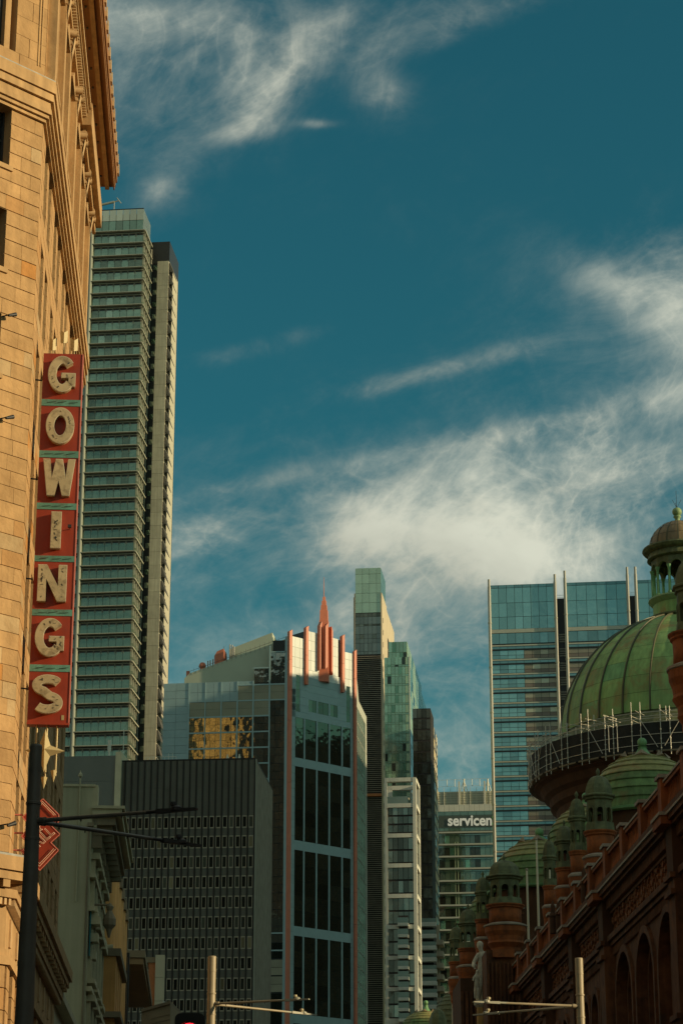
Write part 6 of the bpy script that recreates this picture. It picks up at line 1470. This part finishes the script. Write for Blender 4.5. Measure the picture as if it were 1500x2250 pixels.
for j in range(nZ + 1):
    t = j / nZ; z = .02 + 2.45 * t; rb_ = .46 - .20 * t + .06 * math.sin(5 * t)
    for i in range(nA):
        a = 2 * math.pi * i / nA; f = 1 + .16 * math.sin(7 * a + 2.2 * t * 3) * (1 - .5 * t) + .06 * math.sin(15 * a - 4 * t)
        front = max(0, math.cos(a + math.pi / 2 + .5)); f *= 1 - .38 * front * (1 - t)
        vs.append(sb_ + Vector((.10 + rb_ * f * math.cos(a) * 1.3 - .05 * t, .10 + rb_ * f * math.sin(a) * .72, z * 1.15)))
mb.add(vs, [(j * nA + i, j * nA + (i + 1) % nA, (j + 1) * nA + (i + 1) % nA, (j + 1) * nA + i) for j in range(nZ) for i in range(nA)], 0, True); mb.build('drapery', m['statue'], stt)
mb = MB(); mb.lathe(sb_ + Vector((-.17, -.0, 3.78)), [(.19, -.22), (.23, 0), (.19, .14), (.09, .23), (.01, .25)], 12, smooth=True); mb.build('hair', m['statue'], stt)
mb = MB(); hb = sb_ + Vector((-.57, -.46, 2.18))
for k in range(5): mb.tube(hb, hb + Vector((-.07 + .035 * k, -.06, -.12 + .01 * k)), .022, 5, .012)
mb.build('fingers', m['statue'], stt)

# ================================================================== street poles
def lamp_pole(label, top, xb, Y, r0, r1, yarm, ends, mp, ma, zlow=0):
    pt_ = at(*top, Y); t = thing('street_pole', label, 'street light', (pt_.x, pt_.y, 0), None)
    X, Yp, zt_ = pt_.x, Y, pt_.z; zA = at(top[0], yarm, Y).z; rr_ = lambda z: r0 + (zt_ - z) * (r1 - r0) / zt_
    mb = MB(); mb.lathe((X, Yp, 0), [(rr_(0), 0), (rr_(zA - .3), zA - .3)], 24, smooth=True); mb.build('pole', m[mp], t)
    mb = MB(); mb.lathe((X, Yp, 0), [(rr_(zA) * 1.0, zA - .3), (rr_(zA) * .94, zA + .3), (rr_(zt_) * .98, zt_ - .42)], 24, smooth=True); mb.build('upper_pole', m[mp], t)
    mb = MB(); mb.lathe((X, Yp, 0), [(rr_(zt_) * 1.0, zt_ - .40), (rr_(zt_), zt_ - .03), (rr_(zt_) * .9, zt_), (.01, zt_)], 24, smooth=False); mb.lathe((X, Yp, 0), [(rr_(zt_) * 1.04, zt_ - .44), (rr_(zt_) * 1.04, zt_ - .40)], 24); mb.build('pole_cap', m[mp], t)
    mb = MB()
    for z in (zA - .32, zA + .26): mb.lathe((X, Yp, 0), [(rr_(zA) * .9, z), (rr_(zA) * 1.09, z + .01), (rr_(zA) * 1.09, z + .05), (rr_(zA) * .9, z + .06)], 24)
    mb.build('collar', m[mp], t)
    for (x, y) in ends:
        r = ray(x, y); q = r * ((zA - CAMZ) / r.z); q.z = zA; s_ = Vector((X, Yp, zA)); d = (q - s_); L_ = d.length; d.normalize()
        mb = MB(); mb.tube(s_, s_ + d * L_ * .70, .038, 10, .030); mb.tube(s_ + d * rr_(zA) * .8, s_ + d * (rr_(zA) * 1.0 + .12), .055, 10); mb.build('arm', m[ma], t)
        mb = MB(); mb.tube(s_ + d * L_ * .68, s_ + d * L_ * .80, .03, 8); u = Vector((-d.y, d.x, 0))
        a, b = s_ + d * L_ * .76, s_ + d * L_; h_ = Vector((0, 0, .035)); w1_, w2_ = .05, .08
        vs = [a - u * w1_ - h_, a + u * w1_ - h_, b + u * w2_ * .6 - h_ * .6, b - u * w2_ * .6 - h_ * .6, a - u * w1_ + h_, a + u * w1_ + h_, b + u * w2_ * .6 + h_ * .3, b - u * w2_ * .6 + h_ * .3]
        mid1, mid2 = (a + b) / 2 - u * .13, (a + b) / 2 + u * .13
        mb.add(vs, [(3, 2, 1, 0), (4, 5, 6, 7), (0, 1, 5, 4), (1, 2, 6, 5), (2, 3, 7, 6), (3, 0, 4, 7)])
        mb.lathe((a + b) / 2 + Vector((0, 0, .02)), [(.02, -.04), (.09, -.03), (.09, .02), (.04, .05)], 10); mb.build('lamp_head', m['fitting'] if mp == 'pole_d' else m['lt_slab'], t)
        c = s_ + d * L_ * .86; mb = MB(); mb.lathe(c, [(.03, .03), (.03, .08), (.055, .08), (.05, .13), (.01, .14)], 8); mb.build('sensor_cap', m['ow_t'] if mp != 'pole_d' else m['fitting'], t)
        for f in (.15, .3, .55): mb = MB(); c = s_ + d * L_ * f; mb.tube(c, c - Vector((0, 0, .065)), .012, 5); mb.build('bolt', m['fitting'], t)
lamp_pole('thick dark street pole with two long arms, in front of the red neon sign', (79.5, 1637), 49, 37, .10, .215, 1805, ((432, 1777), (441, 1859)), 'pole_d', 'pole_d')
lamp_pole('sunlit grey street pole with two arms reaching right over the red traffic light area', (466, 2102), 466, 66, .118, .13, 2207, ((679, 2196), (694, 2231)), 'pole_l', 'pole_l')
lamp_pole('weathered street pole with two arms reaching left in front of the market hall', (1271, 2106), 1270, 62, .108, .12, 2212, ((1040, 2202), (1040, 2231)), 'pole_l', 'pole_l')
# traffic light
tp = at(417, 2227, 24); tl = thing('traffic_light', 'black traffic light with red lamp at the bottom edge', 'traffic light', (tp.x, tp.y, 0))
TP = PL(tp.x, tp.y, 1, 0); zt_ = tp.z; w_ = .152
pts = [(-w_, zt_ - 1.1)] + [(-w_ + .06 - .06 * math.cos(R(a)), zt_ - .06 + .06 * math.sin(R(a))) for a in range(0, 91, 15)] + [(w_ - .06 + .06 * math.sin(R(a)), zt_ - .06 + .06 * math.cos(R(a))) for a in range(0, 91, 15)] + [(w_, zt_ - 1.1)]
mb = MB(); mb.prism(TP, pts[::-1], -.02, .0); mb.build('backboard', m['tl'], tl)
mb = MB(); mb.box(TP, -.11, .11, zt_ - 1.05, zt_ - .08, -.22, -.02); mb.build('signal_case', m['tl'], tl)
for j in range(3):
    zc_ = zt_ - .20 - .3 * j
    def disc(r, d): return [TP.pt(r * math.cos(2 * math.pi * i / 20), zc_ + r * math.sin(2 * math.pi * i / 20), d) for i in range(20)]
    mb = MB(); mb.add(disc(.1, .01), [tuple(range(20))]); mb.build('lens', m['lamp'] if j == 0 else m['dglass'], tl)
    mb = MB(); a = [TP.pt(.115 * math.cos(R(t)), zc_ + .115 * math.sin(R(t)), .0) for t in range(0, 181, 15)]; b = [TP.pt(.115 * math.cos(R(t)), zc_ + .115 * math.sin(R(t)) - .02, .16) for t in range(0, 181, 15)]
    mb.add(a + b, [(i, i + 1, i + 14, i + 13) for i in range(12)]); mb.build('visor', m['tl'], tl)
mb = MB(); mb.tube((tp.x, tp.y + .12, 0), (tp.x, tp.y + .12, zt_ - 1.0), .06, 12); mb.build('post', m['pole_d'], tl)

# ================================================================== city blocks outside the picture
def block(name, label, x0, x1, y0, y1, h, mat, fl=3.8, g='city blocks beyond the picture'):
    t = thing(name, label, 'building', ((x0 + x1) / 2, (y0 + y1) / 2, 0)); mb = MB(); mb.foot([(x0, y0), (x1, y0), (x1, y1), (x0, y1)], 0, h); mb.build('glazing', m['offG'], t)
    mb = MB(); z = 4.0; e = .35
    while z < h: mb.foot([(x0 - e, y0 - e), (x1 + e, y0 - e), (x1 + e, y1 + e), (x0 - e, y1 + e)], z, min(z + fl * .42, h + .3)); z += fl
    n_ = int((x1 - x0) / 4)
    for i in range(n_ + 1):
        x = x0 + (x1 - x0) * i / n_
        for y in (y0, y1): mb.foot([(x - .5, y - .3), (x + .5, y - .3), (x + .5, y + .3), (x - .5, y + .3)], 0, h)
    n_ = int((y1 - y0) / 4)
    for i in range(n_ + 1):
        y = y0 + (y1 - y0) * i / n_
        for x in (x0, x1): mb.foot([(x - .3, y - .5), (x + .3, y - .5), (x + .3, y + .5), (x - .3, y + .5)], 0, h)
    mb.build('facade_grid', m[mat], t, 'stuff')
block('corner_office', 'brown office block across the cross street on the right, behind the viewer', 18.5, 90, -60, 44, 24, 'offB')
block('side_office', 'pale office block on the left street side nearest the viewer', -45, -8.5, -80, 42, 38, 'offA')
block('reflection_tower', 'unseen brown office tower added to be reflected in the spire tower windows', 185, 230, 440, 520, 168, 'offB')  # outside the view, gives the chamfer windows a building to mirror
block('rear_office', 'pale office block closing the street far behind the viewer', -120, -30, -320, -240, 120, 'offA')
block('rear_tower', 'brown office tower far behind the viewer on the right', 30, 90, -300, -240, 150, 'offB')
block('shade_tower', 'unseen pale office tower added at the right to shade the spire tower', 112, 135, 436, 478, 167, 'offA')  # unseen, placed and sized to shade the spire tower's chamfer front
block('shade_office', 'unseen pale office slab added on the right to shade the ribbed office block', 118, 140, 338, 384, 150, 'offA')  # added off view to keep sun off the ribbed office and grey block
block('gold_reflection_tower', 'unseen golden tower added for the gold reflections in the spire tower windows', -150, -116, 190, 240, 225, 'offO')  # made up so the wing windows mirror a gold wall
block('dark_reflection_tower', 'unseen charcoal tower added as a dark reflection in the spire tower windows', -135, -60, 105, 160, 235, 'offD')  # made up as the dark mirror image beside the gold one
block('shade_block', 'unseen brown office block stretched to shade the left street buildings', 120, 200, 60, 300, 64, 'offB')  # outside the view, extended to throw shade on the left street side
